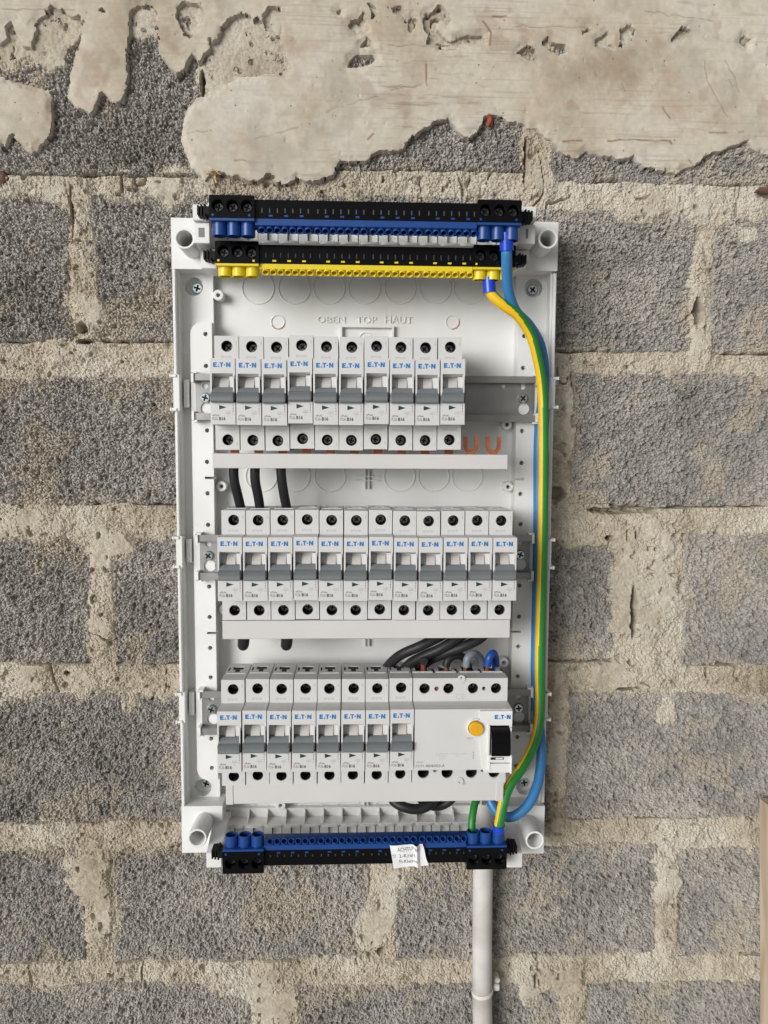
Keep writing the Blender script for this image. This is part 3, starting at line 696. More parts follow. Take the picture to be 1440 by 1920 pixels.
# embossed writing
def emboss(st, pxa, pxb, py0, py1):
    xa, z1 = W(pxa, py0, FL); xb, z0 = W(pxb, py1, FL)
    cu = MB(); cu.text(st, xa, z0, xb-xa, z1-z0, FL, th=0.0)
    top = [(x, FL+0.95, z) for x, d, z in cu.v]; n_ = len(top)
    # side walls from boundary edges
    cnt = {}
    for f in cu.f:
        for a, b_ in zip(f, f[1:]+f[:1]): cnt[(a, b_)] = 1
    bd = [(a, b_) for a, b_ in cnt if (b_, a) not in cnt]
    m = MB(); m.add(top+[(x, FL-0.1, z) for x, d, z in top], cu.f+[[a, b_, b_+n_, a+n_] for a, b_ in bd])
    bpart('embossed_lettering', m, MT['white'])
emboss('OBEN', 595, 647, 593, 606); emboss('TOP', 668, 706, 593, 607); emboss('HAUT', 722, 773, 593, 607)
# small rectangular frame and crosses
m = MB(); xa, z1 = W(638, 611, FL); xb, z0 = W(738, 690, FL)
for a in ((xa, xb, z1-1.6, z1), (xa, xa+1.6, z0, z1-1.6), (xb-1.6, xb, z0, z1-1.6)): m.box(a[0], a[1], FL-0.5, FL+4, a[2], a[3])
ring(m, *W(686, 636, FL), 5.2, 0.4)
bpart('label_frame', m, MT['white'])
for cxp, cyp in ((688, 897), (688, 1192), (686, 1512)):
    cx, cz = W(cxp, cyp, FL); m = MB()
    for dx in (-1.6, 1.6): m.box(cx+dx-0.4, cx+dx+0.4, FL-0.2, FL+3, cz-8.5, cz+8.5)
    if cyp < 1400:
        for dz in (-1.6, 1.6): m.box(cx-9.5, cx+9.5, FL-0.3, FL+2.8, cz+dz-0.4, cz+dz+0.4)
    bpart('cross_rib', m, MT['white'])
# standoff bosses
for px_, py_ in ((409, 553), (951, 796), (415, 912), (953, 913), (420, 1143), (526, 1511), (945, 1243)):
    cx, cz = W(px_, py_, FL+10); m = MB(); m.pipe((cx, FL-0.3, cz), (cx, FL+10, cz), 4.1, 1.5, 20); bpart('boss', m, MT['white'])
# ribbed cable entry walls at top and bottom
def entries(py_floor, py_wall, py_out, flip, top_):
    m = MB()
    z_a = W(690, py_floor, 16)[1]; z_b = W(690, py_wall, 26)[1]; z_c = W(690, py_out, 20)[1]
    zz = sorted((z_a, z_c)); m.box(ixl+4, ixr-4, FL-0.4, 11, zz[0], zz[1])
    bpart('entry_wall', m, MT['white'])
    m = MB(); x = ixl+8; k = 0
    while x < ixr-8:
        za, zb = sorted((z_a, z_b)); m.prism([(10.2, z_a), (24, z_b+(-.1 if top_ else .1)), (10.2, z_b+(-.1 if top_ else .1))], x-0.45, x+0.45)
        x += 15.3
    zz = sorted((z_b, z_b+(-1.2 if not top_ else 1.2))); m.box(ixl+4, ixr-4, 10, 24.5, zz[0], zz[1])
    bpart('rib_row', m, MT['white'])
    x = ixl+5; k = 0
    m = MB()
    while x < ixr-12:
        zz = sorted((z_b+(1.5 if top_ else -1.5), z_c)); m.box(x+0.4, x+7.2, 10, 19 if k % 2 else 22.5, zz[0], zz[1]); x += 7.65; k += 1
    # shallow arcs above the cells
    x = ixl+14
    while x < ixr-12:
        vs = []; n = 12
        zc = z_b
        for i in range(n+1):
            t = math.pi*i/n; vs += [(x+7*math.cos(t), 24.5+2.2*math.sin(t), zc-0.2), (x+7*math.cos(t), 24.5+2.2*math.sin(t), zc-1.6 if not top_ else zc+1.6)]
        m.add(vs, [(2*i, 2*i+1, 2*i+3, 2*i+2) for i in range(n)]); x += 15.3
    bpart('entry_cells', m, MT['white'])
entries(1518, 1545, 1580, 1, False)
entries(478, 458, 415, -1, True)

# ------------------------------------------------------------------ DIN rails with screws and end hooks
ROWZ = [38.1, -85.2, -209.2]
rail_px = [(362, 1006, 746, (385, 746), (980, 747)), (370, 998, 1043, (391, 1042), (975, 1040)), (374, 996, 1330, (397, 1330), (972, 1327))]
for ri, (pxa, pxb, pyc, sl_, sr_) in enumerate(rail_px):
    zc = ROWZ[ri]; xa = W(pxa+3, pyc, 27)[0]; xb = W(pxb-3, pyc, 27)[0]
    hs_ = []
    for px_, sg in ((sl_, 1), (sr_, -1)):
        cx, cz = W(*px_, SR+1.5)
        hs_ += [circle(cx+0.8, cz-8.0, 4.6, 24), circle(cx, cz+9.0, 2.2, 14)]
        hs_ += [circle(cx+sg*15, cz+9, 1.6, 12)] if ri == 0 and sg < 0 else []
    m = MB(); m.slab(rect(xa, zc-13.2, xb, zc+13.2), hs_, SR+0.3, SR+1.4)
    for s_ in (1, -1):
        m.prism([(SR+0.3, zc+s_*12.4), (SR+0.3, zc+s_*13.4), (SR+7.4, zc+s_*13.4), (SR+7.4, zc+s_*17.5), (SR+8.4, zc+s_*17.5), (SR+8.4, zc+s_*12.4)], xa, xb)
    dr = bpart('din_rail', m, MT['zinc'])
    for k, px_ in enumerate((sl_, sr_)):
        cx, cz = W(*px_, SR+2)
        put_screw(cx, SR+1.4, cz, 4.0, dr, BO, False, ri+k)
    for xe, sg in ((xa, 1), (xb, -1)):
        for s_ in (1, -1):
            m = MB(); xx = sorted((xe-sg*1.6, xe+sg*0.2)); m.box(xx[0], xx[1], SR-0.2, SR+10, zc+s_*14.5-3.6, zc+s_*14.5+3.6)
            xx = sorted((xe-sg*1.6, xe+sg*2.6)); zz = sorted((zc+s_*17.7, zc+s_*19.0)); m.box(xx[0], xx[1], SR-0.2, SR+10, zz[0], zz[1])
            bpart('rail_hook', m, MT['white'])

# ------------------------------------------------------------------ logo
def logo(mb, x0, z0, w_, h_, d, mi=0):
    k = w_/3.85
    def pl(pts): mb.add([(x0+a*k, d, z0+b*h_) for a, b in pts], [tuple(range(len(pts)))], mi)
    pl([(0,0),(.40,0),(.40,1),(0,1)]); pl([(.40,.74),(.86,.74),(.86,1),(.40,1)]); pl([(.40,.37),(.76,.37),(.76,.63),(.40,.63)]); pl([(.40,0),(.86,0),(.86,.26),(.40,.26)])
    pl([(1.0,0),(1.42,0),(1.36,.26),(1.08,.26)]); pl([(1.14,.38),(1.30,.38),(1.34,.58),(1.22,.58)])
    pl([(1.44,.74),(2.26,.74),(2.26,1),(1.38,1)]); pl([(1.70,0),(2.02,0),(2.02,.74),(1.70,.74)])
    pl([(2.52+.17*math.cos(R(45*i)), .48+.17*math.sin(R(45*i))) for i in range(8)])
    pl([(2.86,0),(3.20,0),(3.20,1),(2.86,1)]); pl([(3.51,0),(3.85,0),(3.85,1),(3.51,1)]); pl([(3.20,1),(3.20,.50),(3.51,0),(3.51,.50)])

# ------------------------------------------------------------------ circuit breaker prototype (origin: lower rear corner centre of the rail line)
SH = 72.0; FA = 89.5; MW = 16.95
def breaker_proto():
    root = thing('circuit_breaker', '', 'circuit breaker', (0, 0, 0), 'circuit breakers on the mounting rails')
    def bp(name, m, mats, **k): return part(name, m, mats, root, (0, 0, 0), **k)
    m = MB()
    m.box(0, MW, 29.5, 58, -40, 36.5)
    hx = 8.7
    m.slab(rect(0, 22.5, MW, 40), [circle(hx, 32.9, 3.95, 24)], 58, SH)
    m.slab(rect(0, -40, MW, -22.5), [circle(hx, -32.9, 3.95, 24)], 58, SH)
    # top plate with wire entry
    T = [(4.4, 38.5), (12.4, 38.5), (12.4, 46.5), (10.4, 46.5), (10.4, 52.5), (6.7, 52.5), (6.7, 46.5), (4.4, 46.5)]
    m.slab(rect(0, 29.5, MW, 58), [T, rect(1.2, 40, 2.5, 50)], 39.4, 40, plane='xd')
    m.box(0, MW, 29.5, 34, 36.5, 39.4); m.box(0, MW, 55, 58, 36.5, 39.4); m.box(0, 0.8, 34, 55, 36.5, 39.4); m.box(MW-0.8, MW, 34, 55, 36.5, 39.4)
    m.box(1.5, MW-1.5, 56.0, 57.2, 40, 40.5)
    m.box(0, MW, 58, 79, -22.45, 22.45)
    m.slab(rect(0, -22.5, MW, 22.5), [rect(1.3, -7.6, 15.6, 12.3)], 79, FA)
    m.prism([(79, 12.3), (FA-0.4, 12.3), (84, 10.6), (79, 10.6)], 1.3, 15.6)
    m.prism([(79, 10.6), (85.5, 10.6), (86.0, -2), (79, -2)], 12.5, 15.6)
    # lips either side of the opening
    for a in (0.5, 15.65): m.box(a, a+0.8, FA, FA+1.0, -5.5, 10.8)
    bp('body', m, MT['shell'])
    m = MB(); m.box(0.9, MW-0.9, 36, 54, 36.5, 39.2); bp('wire_entry_shade', m, MT['dark'])  # black block under the opening, painted shade of the hollow
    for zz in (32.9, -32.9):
        m = MB(); m.pipe((hx, 58.1, zz), (hx, 71.2, zz), 3.94, 3.6, 20); bp('cavity_shade_liner', m, MT['dark'])  # dark liner paints shade onto the white walls of the terminal hole
    m = MB(); m.box(MW-0.75, MW+0.15, FA-6, FA+0.05, -7.4, 8.4); bp('notch_shade_strip', m, MT['dark'])  # dark insert, no real recess: shade of the notch put into colour
    for k, zz in enumerate((32.9, -32.9)):
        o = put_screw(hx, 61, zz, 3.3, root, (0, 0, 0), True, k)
    # toggle hub
    prof = [(75+9.5*math.sin(R(a)), 3.2+9.2*math.cos(R(a))) for a in range(0, 181, 15)]
    m = MB(); m.prism([(74, 12)] + [(p[0]-0.2, p[1]) for p in prof] + [(74, -6)], 1.4, 15.5)
    hubp = [(78+8.8*math.sin(R(a)), 2.0+8.3*math.cos(R(a))) for a in range(0, 181, 15)]
    bp('toggle_hub', m, MT['shell'])
    m = MB(); m.prism([(77, 9.6)] + hubp + [(77, -7)], 5.6, 12.0)
    m.prism([(77, 9.9)]+[(d+0.1, z+0.25) for d, z in hubp]+[(77, -7)], 5.2, 5.6, 1)
    bp('hub_stripe', m, [MT['hub'], MT['ink']])
    m = MB()
    m.prism([(82, 3.2), (88.2, 3.0), (89.8, 1.6), (90.6, -0.4), (93.4, -1.3), (94.2, -2.2), (93.6, -3.2), (93.0, -4.6), (93.4, -6.6), (92.4, -7.6), (88, -7.8), (82, -6)], 0.75, 16.1)
    bp('toggle', m, MT['grey'], bevel=0.25)
    D = FA+0.02
    m = MB(); logo(m, 2.1, 16.4, 11.9, 3.3, D); bp('logo', m, MT['binkm'])
    m = MB(); m.add([(5.9, D, -9.2), (5.9, D, -12.4), (11.0, D, -10.8)], [(0, 1, 2)]); bp('indicator', m, MT['green'])
    m = MB(); m.text('B16', 5.7, -19.8, 4.5, 2.5, FA, 0.02, 0.04)
    m.text('1', 15.1, 34.2, 0.5, 2.2, SH, 0.02, 0, 1); m.text('2', 14.6, -36.5, 1.3, 2.0, SH, 0.02, 0, 1)
    m.text('PLS6-', 1.2, -19.7, 4.1, 2.2, FA, 0.02, 0.015, 2); m.text('xPole', 1.3, -17.0, 4.6, 1.5, FA, 0.02, 0.03, 2)
    m.text('BM69B', 4.8, 24.4, 7.2, 1.9, SH, 0.02, 0, 1); m.text('MW242855', 2.6, -26.6, 11.6, 1.9, SH, 0.02, 0, 1)
    # small 6000/3 box and arrow column
    D2 = FA+0.02
    for (a, b_, c, d_) in ((10.3, 13.8, -13.4, -13.25), (10.3, 13.8, -15.2, -15.05), (10.3, 10.42, -15.2, -13.25), (13.68, 13.8, -15.2, -13.25), (15.35, 15.6, -14.2, -8.6), (11.3, 12.8, -17.0, -16.85)):
        m.add([(a, D2, c), (b_, D2, c), (b_, D2, d_), (a, D2, d_)], [(0, 1, 2, 3)], 1)
    m.text('6000', 10.6, -15.0, 2.9, 1.4, FA, 0.02, 0, 1); m.text('3', 11.6, -16.8, 0.8, 1.2, FA, 0.02, 0, 1)
    for zz in (-9.4, -11.2, -13.0): m.add([(15.0, D2, zz), (15.95, D2, zz), (15.47, D2, zz-1.0)], [(0, 1, 2)], 2)
    ring(m, 15.5, -15.2, 0.55, 0.12, FA, FA+0.03, 12, mi=1)
    bp('lettering', m, [MT['dink'], MT['link'], MT['ink']])
    return root
proto = breaker_proto(); km = kid_map()
rows = [(0, 10, -89.6+0.0, 'top'), (1, 12, -86.2, 'middle'), (2, 8, -88.0, 'bottom')]
jit = {(0, 3): 0.9, (0, 6): 0.7, (0, 2): -0.5, (0, 1): -0.2, (0, 7): 0.1, (0, 9): 0.4, (1, 3): 0.5, (1, 6): 0.5, (1, 8): -0.3, (2, 7): 0.2, (2, 0): -0.3}
ordn = ['first', 'second', 'third', 'fourth', 'fifth', 'sixth', 'seventh', 'eighth', 'ninth', 'tenth', 'eleventh', 'twelfth']
first = True
TILT = [0.002, -0.001, -0.004]
for r_, n_, xh, rn in rows:
    for i in range(n_):
        o = proto if first else copy_tree(proto, None, km); first = False
        x = xh - 8.7 + i*17.6; z = ROWZ[r_] + jit.get((r_, i), 0) + random.uniform(-0.15, 0.15) + (i*17.6)*TILT[r_]
        o.location = (x*MM, -random.uniform(-0.5, 0.5)*MM, z*MM)
        o.rotation_euler = (0, random.uniform(-0.006, 0.006)-TILT[r_], 0)
        if i == n_-1:
            extra = {0: 'rightmost in the top row, beside the bare rail', 1: 'rightmost of the twelve in the middle row', 2: 'beside the wide device in the bottom row'}[r_]
        elif i == 0: extra = 'leftmost in the %s row' % rn
        else: extra = '%s from the left in the %s row' % (ordn[i], rn)
        o['label'] = 'white circuit breaker with grey toggle, ' + extra
        o['group'] = 'circuit breakers in the %s row' % rn

# ------------------------------------------------------------------ residual current device, four modules wide
RX = -88.0-8.7+8*17.6; RW = 70.2; RZ = ROWZ[2]+0.2-0.35
rcd = thing('residual_current_device', 'wide white residual current device with black toggle and round amber test button', 'circuit breaker', (RX, 0, RZ))
rcd.rotation_euler = (0, 0.004, 0)
def rp_(name, m, mats, **k): return part(name, m, mats, rcd, (0, 0, 0), **k)
m = MB()
ths = (8.4, 26.2, 44.4, 61.6)
m.box(0, RW, 29.5, 58, -40, 36.5)
m.slab(rect(0, 22.5, RW, 40), [circle(t, 32.2, 3.95, 24) for t in ths]+[circle(17.4, 32.0, 1.8, 16), circle(52.6, 32.0, 1.5, 16)], 58, SH)
m.slab(rect(0, -40, RW, -22.5), [circle(t, -32.2, 4.3, 24) for t in ths]+[circle(17.2, -30.2, 1.7, 14), circle(53, -30.2, 1.7, 14)], 58, SH)
m.slab(rect(0, 29.5, RW, 58), [rect(t-5, 36, t+5, 51) for t in ths], 36.5, 39.2, plane='xd')
for t in ths: m.box(t-8, t+7.4, 55.6, 57.4, 39.2, 40.6)
m.slab(circle(35.5, 39.6, 2.9, 20), [circle(35.5, 40.3, 0.9, 12)], SH, SH+1.0)
m.slab(circle(35.5, -38.6, 2.9, 20), [circle(35.5, -39.3, 0.9, 12)], SH, SH+1.0)
m.box(0, RW, 58, FA-2.0, -22.5, 22.5)
m.box(0, RW, FA-2.0, FA, -22.5, 22.5)
rp_('body', m, MT['rcdw'])
for t in ths:
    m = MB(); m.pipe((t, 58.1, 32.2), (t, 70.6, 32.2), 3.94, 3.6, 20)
    rp_('cavity_shade_liner', m, MT['dark'])
    m = MB(); m.pipe((t, 58.1, -32.2), (t, 70.6, -32.2), 4.28, 3.9, 20); rp_('cavity_shade_liner', m, MT['dark'])  # liners coloured dark for the shade in the holes
    m = MB(); m.box(t-5.4, t+5.4, 35, 52, 36.5, 36.8); rp_('wire_entry_shade', m, MT['dark'])  # dark floor paints the shade below the entry opening
    m = MB(); m.box(t+7.4, t+8.9, 46, 56, 39.2, 39.5); rp_('notch_shade_strip', m, MT['dark'])  # dark strip laid on top, painted as a shaded notch
m = MB(); m.cyl((52.6, 60, 32.0), (52.6, 68, 32.0), 1.48, n=14); rp_('test_hole_shade', m, MT['dark'])  # solid dark plug, its colour stands for shade in the hole
for zz in (-30.2,):
    for t in (17.2, 53):
        m = MB(); m.cyl((t, 60, zz), (t, 67, zz), 1.68, n=14); rp_('test_hole_shade', m, MT['dark'])  # lower plugs, shade painted the same way
m = MB(); m.cyl((17.4, 60, 32.0), (17.4, 69, 32.0), 1.78, n=16); m.cyl((17.4, 69, 32), (17.4, 69.8, 32), 1.78, 1.0, n=16); rp_('pin', m, MT['copper'])
for k, t in enumerate(ths):
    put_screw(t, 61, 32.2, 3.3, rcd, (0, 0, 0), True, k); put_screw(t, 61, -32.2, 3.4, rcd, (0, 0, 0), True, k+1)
# raised toggle panel on the right
m = MB()
m.slab([(46.4, 22.0), (69.9, 22.0), (69.9, -22.2), (50.0, -23.0), (49.2, -18), (47.5, -6)], [rect(53.6, -9.8, 68.0, 11.4)], FA, FA+2.6)
m.box(52.3, 53.5, FA+2.6, FA+5, -8.5, 11.9); m.box(68.2, 69.2, FA+2.6, FA+5.0, -3.5, 10.5)
m.box(53.2, 69.4, FA+2.6, FA+4.4, -15.4, -10.0)
rp_('toggle_panel', m, MT['white'])
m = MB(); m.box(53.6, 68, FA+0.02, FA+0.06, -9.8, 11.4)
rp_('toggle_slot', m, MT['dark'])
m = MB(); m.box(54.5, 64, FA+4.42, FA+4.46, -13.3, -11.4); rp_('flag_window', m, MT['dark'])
m = MB(); m.box(58.2, 63.3, FA+4.46, FA+4.7, -12.9, -11.8, 0); rp_('status_flag', m, MT['white'])
m = MB(); m.prism([(FA+0.1, 10.8), (FA+3.5, 10.4), (FA+8, 8), (FA+10.4, 3), (FA+11, -3), (FA+10.2, -8.4), (FA+6, -9.4), (FA+0.1, -9.6)], 54.0, 67.6)
rp_('toggle', m, MT['black'], bevel=0.4)
# clear flap under the toggle
m = MB(); m.box(53.0, 69.6, FA+4.6, FA+5.2, -22.6, -15.9); m.box(53.4, 54.2, FA+2.6, FA+5.6, -21.6, -15.0); m.box(68.8, 69.7, FA+2.6, FA+6.2, -23.2, -9); m.box(50.5, 53, FA+2, FA+3.5, -23.2, -21.9)
rp_('label_flap', m, MT['white'], bevel=0.15)
m = MB(); m.pipe((43.9, FA, 9.4), (43.9, FA+2.4, 9.4), 6.6, 5.6, 36, 0, 0.8); rp_('button_collar', m, MT['white'])
m = MB(); m.cyl((43.9, FA, 9.4), (43.9, FA+4.4, 9.4), 5.2, n=36); m.cyl((43.9, FA+4.4, 9.4), (43.9, FA+5.2, 9.4), 5.2, 4.6, n=36)
tb = rp_('test_button', m, MT['amber'])
m = MB(); m.box(43.55, 44.25, FA+5.2, FA+5.45, 7.4, 11.2); m.box(42.3, 45.5, FA+5.2, FA+5.45, 10.9, 11.5)
part('letter_mark', m, MT['amber'], tb)
m = MB(); logo(m, 57.2, 16.0, 11.6, 3.2, FA+2.63); rp_('logo', m, MT['binkm'])
m = MB()
m.text('PFIM-', 1.2, -20.4, 6.6, 2.0, FA, 0.02, 0, 1); m.text('40/4/003-A', 8.2, -20.4, 14.0, 2.2, FA, 0.02, 0.025, 1); m.text('xPole', 1.3, -17.2, 5.2, 1.3, FA, 0.02, 0, 1)
m.text('TEST', 37.5, 0.2, 4.8, 1.4, FA, 0.02, 0, 1)
m.text('CE', 31.8, 24.2, 6.6, 3.6, SH, 0.02, -0.02, 2)
m.text('U=240/415V', 15.5, -10.8, 9.5, 1.1, FA, 0.02, 0, 2); m.text('I=0,03A', 15.7, -12.6, 7.5, 1.1, FA, 0.02, 0, 2); m.text('50 Hz', 17.7, -14.5, 4.5, 1.1, FA, 0.02, 0, 2); m.text('OVE', 26, -10.8, 3.6, 1.1, FA, 0.02, 0, 2); m.text('10000', 33.5, -10.8, 4.6, 1.0, FA, 0.02, 0, 2)
ring(m, 31.2, -11.2, 1.2, 0.12, FA, FA+0.03, 16, mi=2)
m.box(42.6, 42.8, FA, FA+0.03, -14.5, -8.6, 1)
for zz in (-9.4, -11.4, -13.4): m.add([(42.2, FA+.04, zz), (43.2, FA+.04, zz), (42.7, FA+.04, zz-1.1)], [(0, 1, 2)], 1)
rp_('lettering', m, [MT['dink'], MT['ink'], MT['link']])

# ------------------------------------------------------------------ busbar covers with copper forks
def cover(pxa, pxb, pya, pyb, label, forks, endcap=0):
    d1 = 69.5; xa, z1 = W(pxa, pya, d1); xb, z0 = W(pxb, pyb, d1)
    t = thing('busbar_cover', label, 'busbar', (xa, 30, z0), 'white busbar covers under the breaker rows')
    O_ = (xa, 30, z0)
    m = MB(); m.cbox(xa, xb, 50, d1, z0, z1, 0.35); m.box(xa+1, xb-1, 46, 50, z0+1, z1-1)
    part('housing', m, MT['cover'], t, O_)
    if endcap:
        m = MB(); m.cbox(xa-0.2, xa+5.2, 49, d1+0.5, z0-0.3, z1+0.2, 0.3); part('end_cap', m, MT['cover'], t, O_)
        m = MB(); m.cbox(xb-5.4, xb+0.2, 49, d1+0.5, z0-0.3, z1+0.2, 0.3); part('end_cap', m, MT['cover'], t, O_)
    for fx, free in forks:
        m = MB(); dk = 60
        if free:
            pts = []
            zt = z1+13.2; r_o, r_i = 5.4, 2.6; zc = z1+5.8
            pts = [(fx+r_o+0.3, zt), (fx+r_i+0.1, zt)] + [(fx+r_i*math.cos(R(a)), zc+r_i*math.sin(R(a))) for a in range(0, -181, -20)] + [(fx-r_i-0.1, zt), (fx-r_o-0.3, zt)] + [(fx+r_o*math.cos(R(a)), zc+r_o*math.sin(R(a))) for a in range(180, 241, 20)] + [(fx-2.4, z1-1), (fx+2.4, z1-1)] + [(fx+r_o*math.cos(R(a)), zc+r_o*math.sin(R(a))) for a in range(300, 361, 20)]
            m.slab(pts, [], dk, dk+2.0)
        else: m.box(fx-3.2, fx+3.2, 52, 54.0, z1-1, z1+4)
        part('copper_fork', m, MT['copper'], t, O_)
    return t
fk = [(-89.6+i*17.6+2, False) for i in range(10)]
fx1 = W(883, 830, 61)[0]; fx2 = W(925, 830, 61)[0]
cover(398, 952, 850, 880, 'white busbar cover under the top breaker row with two bare copper forks', fk+[(fx1, True), (fx2, True)])
cover(417, 956, 1164, 1196, 'white busbar cover under the middle row of twelve breakers', [(-86.2+i*17.6+1, False) for i in range(12)])
cover(424, 943, 1471, 1501, 'white busbar cover with stepped end caps under the bottom breaker row', [(-88+i*17.6+1, False) for i in range(8)], 1)

# ------------------------------------------------------------------ terminal bars
def terminal_bar(label, colmat, cname, pxl, pxr, F, py_top, py_mid, py_low, py_bt, py_bb, sgn, hide=()):
    """sgn=+1: wire entries face down (bars on top); -1: entries face up"""
    pxc = (pxl+pxr)/2
    xa = W(pxl, (py_top+py_mid)/2, F)[0]; xb = W(pxr, (py_top+py_mid)/2, F)[0]
    zt = W(pxc, py_top, F)[1]; zm = W(pxc, py_mid, F)[1]; zl = W(pxc, py_low, F)[1]
    zbt = W(pxc, py_bt, F)[1]; zbb = W(pxc, py_bb, F)[1]
    t = thing('terminal_bar', label, 'terminal bar', (xa, F-25, min(zt, zl)), 'terminal bars with black covers')
    O_ = (xa, F-25, min(zt, zl))
    L_ = xb-xa; bw = L_*0.1435
    xm0, xm1 = xa+bw, xb-bw
    # small-terminal body
    pitch_ = (xm1-xm0)/28.9; gx = []
    for g in range(4):
        for k in range(7): gx.append(xm0+pitch_*(0.85+g*7.25+k))
    m = MB()
    z_a, z_b = sorted((zt, zm))
    hs_ = [rect(x-0.45, z_a+(z_b-z_a)*(0.30 if sgn > 0 else 0.42), x+0.45, z_a+(z_b-z_a)*(0.62 if sgn > 0 else 0.72)) for x in gx]
    m.slab(rect(xm0, z_a, xm1, z_b), hs_, F-4, F-0.8)
    m.box(xm0, xm1, F-20, F-4, z_a+0.2, z_b-0.2)
    part('cover', m, MT['black'], t, O_)
    m = MB()
    for i, x in enumerate(gx): m.box(x-0.42, x+0.42, F-3.5, F-2.2, z_a+(z_b-z_a)*0.35, z_a+(z_b-z_a)*0.62)
    o = part('screw_row', m, MT['zinc'] if F < 70 else MT['dscrew'], t, O_)
    m = MB()
    for i, x in enumerate(gx):
        if i % 7 in (1, 3, 5): m.box(x-0.4, x+2.2, F-1, F-0.7, zm+sgn*1.6, zm+sgn*2.8)
    part('index_mark', m, colmat, t, O_)
    m = MB(); zst = zm-sgn*abs(zl-zm)*0.42
    m.prism([(F-15, zm), (F-0.5, zm), (F-0.5, zst), (F-5, zst-sgn*1.4), (F-15, zst-sgn*1.6)], xm0, xm1)
    part('body', m, colmat, t, O_)
    mt = MB(); mt.pipe((0, -4.6, sgn*4.6), (0, 0.0, 0), pitch_*0.47, pitch_*0.35, 18, 0, 0.6, 1)
    tme = mt.mesh('entry_tube', [colmat, MT['dark']])
    zc = zl+sgn*2.2
    for x in gx: link('entry_tube', tme, t, (x-O_[0], F-1.2-O_[1], zc-O_[2]))
    # three-pole blocks at the ends
    for s_, xo in ((0, xa), (1, xb-bw)):
        z_a, z_b = sorted((zbt, zm-sgn*0.6)); pw = bw/3.15
        xs3 = [xo+pw*(0.60+k) for k in range(3)]
        m = MB(); m.slab(rrect(xo, z_a, xo+bw, z_b, 0.9, 3), [circle(x, (z_a+z_b)/2+sgn*0.6, pw*0.40, 22) for x in xs3], F-6, F+2.2)
        m.box(xo+0.1, xo+bw-0.1, F-22, F-6, z_a+0.1, z_b-0.1)
        for x in xs3: ring(m, x, (z_a+z_b)/2+sgn*0.6, pw*0.45, 0.25, F+2.2, F+2.6, 22)
        o = part('end_block', m, MT['black'], t, O_)
        for k, x in enumerate(xs3): put_screw(x, F-4.5, (z_a+z_b)/2+sgn*0.6, pw*0.36, o, O_, 2, k+s_)
        m = MB(); zz = sorted((zm-sgn*0.6, zm-sgn*2.2)); m.box(xo+0.2, xo+bw-0.2, F-21, F+2.0, zz[0], zz[1])
        for x in (xo+2.2, xo+bw-3.8): m.box(x-0.5, x+0.9, F+2.1, F+2.4, zm+sgn*0.6, zm+sgn*2.0)
        o = part('end_body', m, colmat, t, O_)
        for k, x in enumerate(xs3):
            m = MB(); m.pipe((x, F-5.2, zm-sgn*1.5), (x, F-5.2, zbb), pw*0.50, pw*0.41, 26, 0, 0.95, 1)
            part('entry_tube', m, [colmat, MT['dark']], t, O_)
    # jagged black snap ends
    for s_, xe in ((-1, xa), (1, xb)):
        m = MB(); zc_ = (zt+zm)/2+(0.6 if sgn > 0 else -0.2)
        xx = sorted((xe, xe+s_*4)); m.box(xx[0], xx[1], F-16, F-6, zc_-2.4, zc_+2.4)
        xx = sorted((xe+s_*3.5, xe+s_*10)); m.box(xx[0], xx[1], F-18, F-8, zc_-2.8, zc_+2.8)
        for q in range(3):
            x_ = xe+s_*(4.2+q*2.2); xx = sorted((x_, x_+s_*1.2)); m.box(xx[0], xx[1], F-17, F-6.5, zc_-4.2+0.5*q, zc_+4.2-0.5*q)
        part('snap_end', m, MT['blackm'], t, O_)
    return t, gx, zm, zl
terminal_bar('blue terminal bar with black cover, topmost of the three bars', MT['blue'], 'blue', 393, 977, 84, 377, 413, 441, 372, 444, 1)
terminal_bar('yellow terminal bar with black cover below the topmost blue bar', MT['yellow'], 'yellow', 404, 966, 64, 461, 497, 519, 457, 520, 1)
terminal_bar('blue terminal bar with black cover at the bottom of the board', MT['blue'], 'blue', 418, 949, 72, 1621, 1592, 1571, 1631, 1567, -1)

# white carriers holding the bars (parts of the enclosure)
def carrier(boxes):
    m = MB()
    for (pa, pb, ya, yb, d0, d1) in boxes:
        xa, z1 = W(pa, ya, d1); xb, z0 = W(pb, yb, d1); m.box(xa, xb, d0, d1, z0, z1)
    return bpart('bar_carrier', m, MT['white'], bevel=0.3)
def slot_shade(pa, pb, ya, yb, d):
    xa, z1 = W(pa, ya, d); xb, z0 = W(pb, yb, d); m = MB()
    m.box(xa, xb, d-0.5, d+0.05, z0, z1); bpart('carrier_slot_shade', m, MT['ink'])  # flat grey pad, shade of a recess put into the colour
carrier([(361, 392, 383, 413, 28, 68), (363, 393, 417, 456, 26, 64), (376, 406, 466, 503, 22, 48), (390, 404, 380, 500, 20, 44)])
carrier([(975, 1005, 387, 415, 28, 68), (974, 1003, 421, 457, 26, 64), (960, 991, 469, 497, 22, 48), (962, 978, 385, 500, 20, 44)])
slot_shade(372, 384, 427, 445, 64); slot_shade(986, 990, 429, 447, 64)
# bottom carriers slope out from the floor
for pa, pb in ((388, 416), (950, 978)):
    xa = W(pa, 1610, 58)[0]; xb = W(pb, 1610, 58)[0]
    za = W(pa, 1542, 30)[1]; zb_2 = W(pa, 1600, 60)[1]; zb_3 = W(pa, 1627, 60)[1]
    m = MB(); m.prism([(12, za), (32, za), (60, zb_2), (60, zb_3), (52, zb_3), (12, za-14)], xa, xb)
    bpart('bar_carrier', m, MT['white'], bevel=0.3)

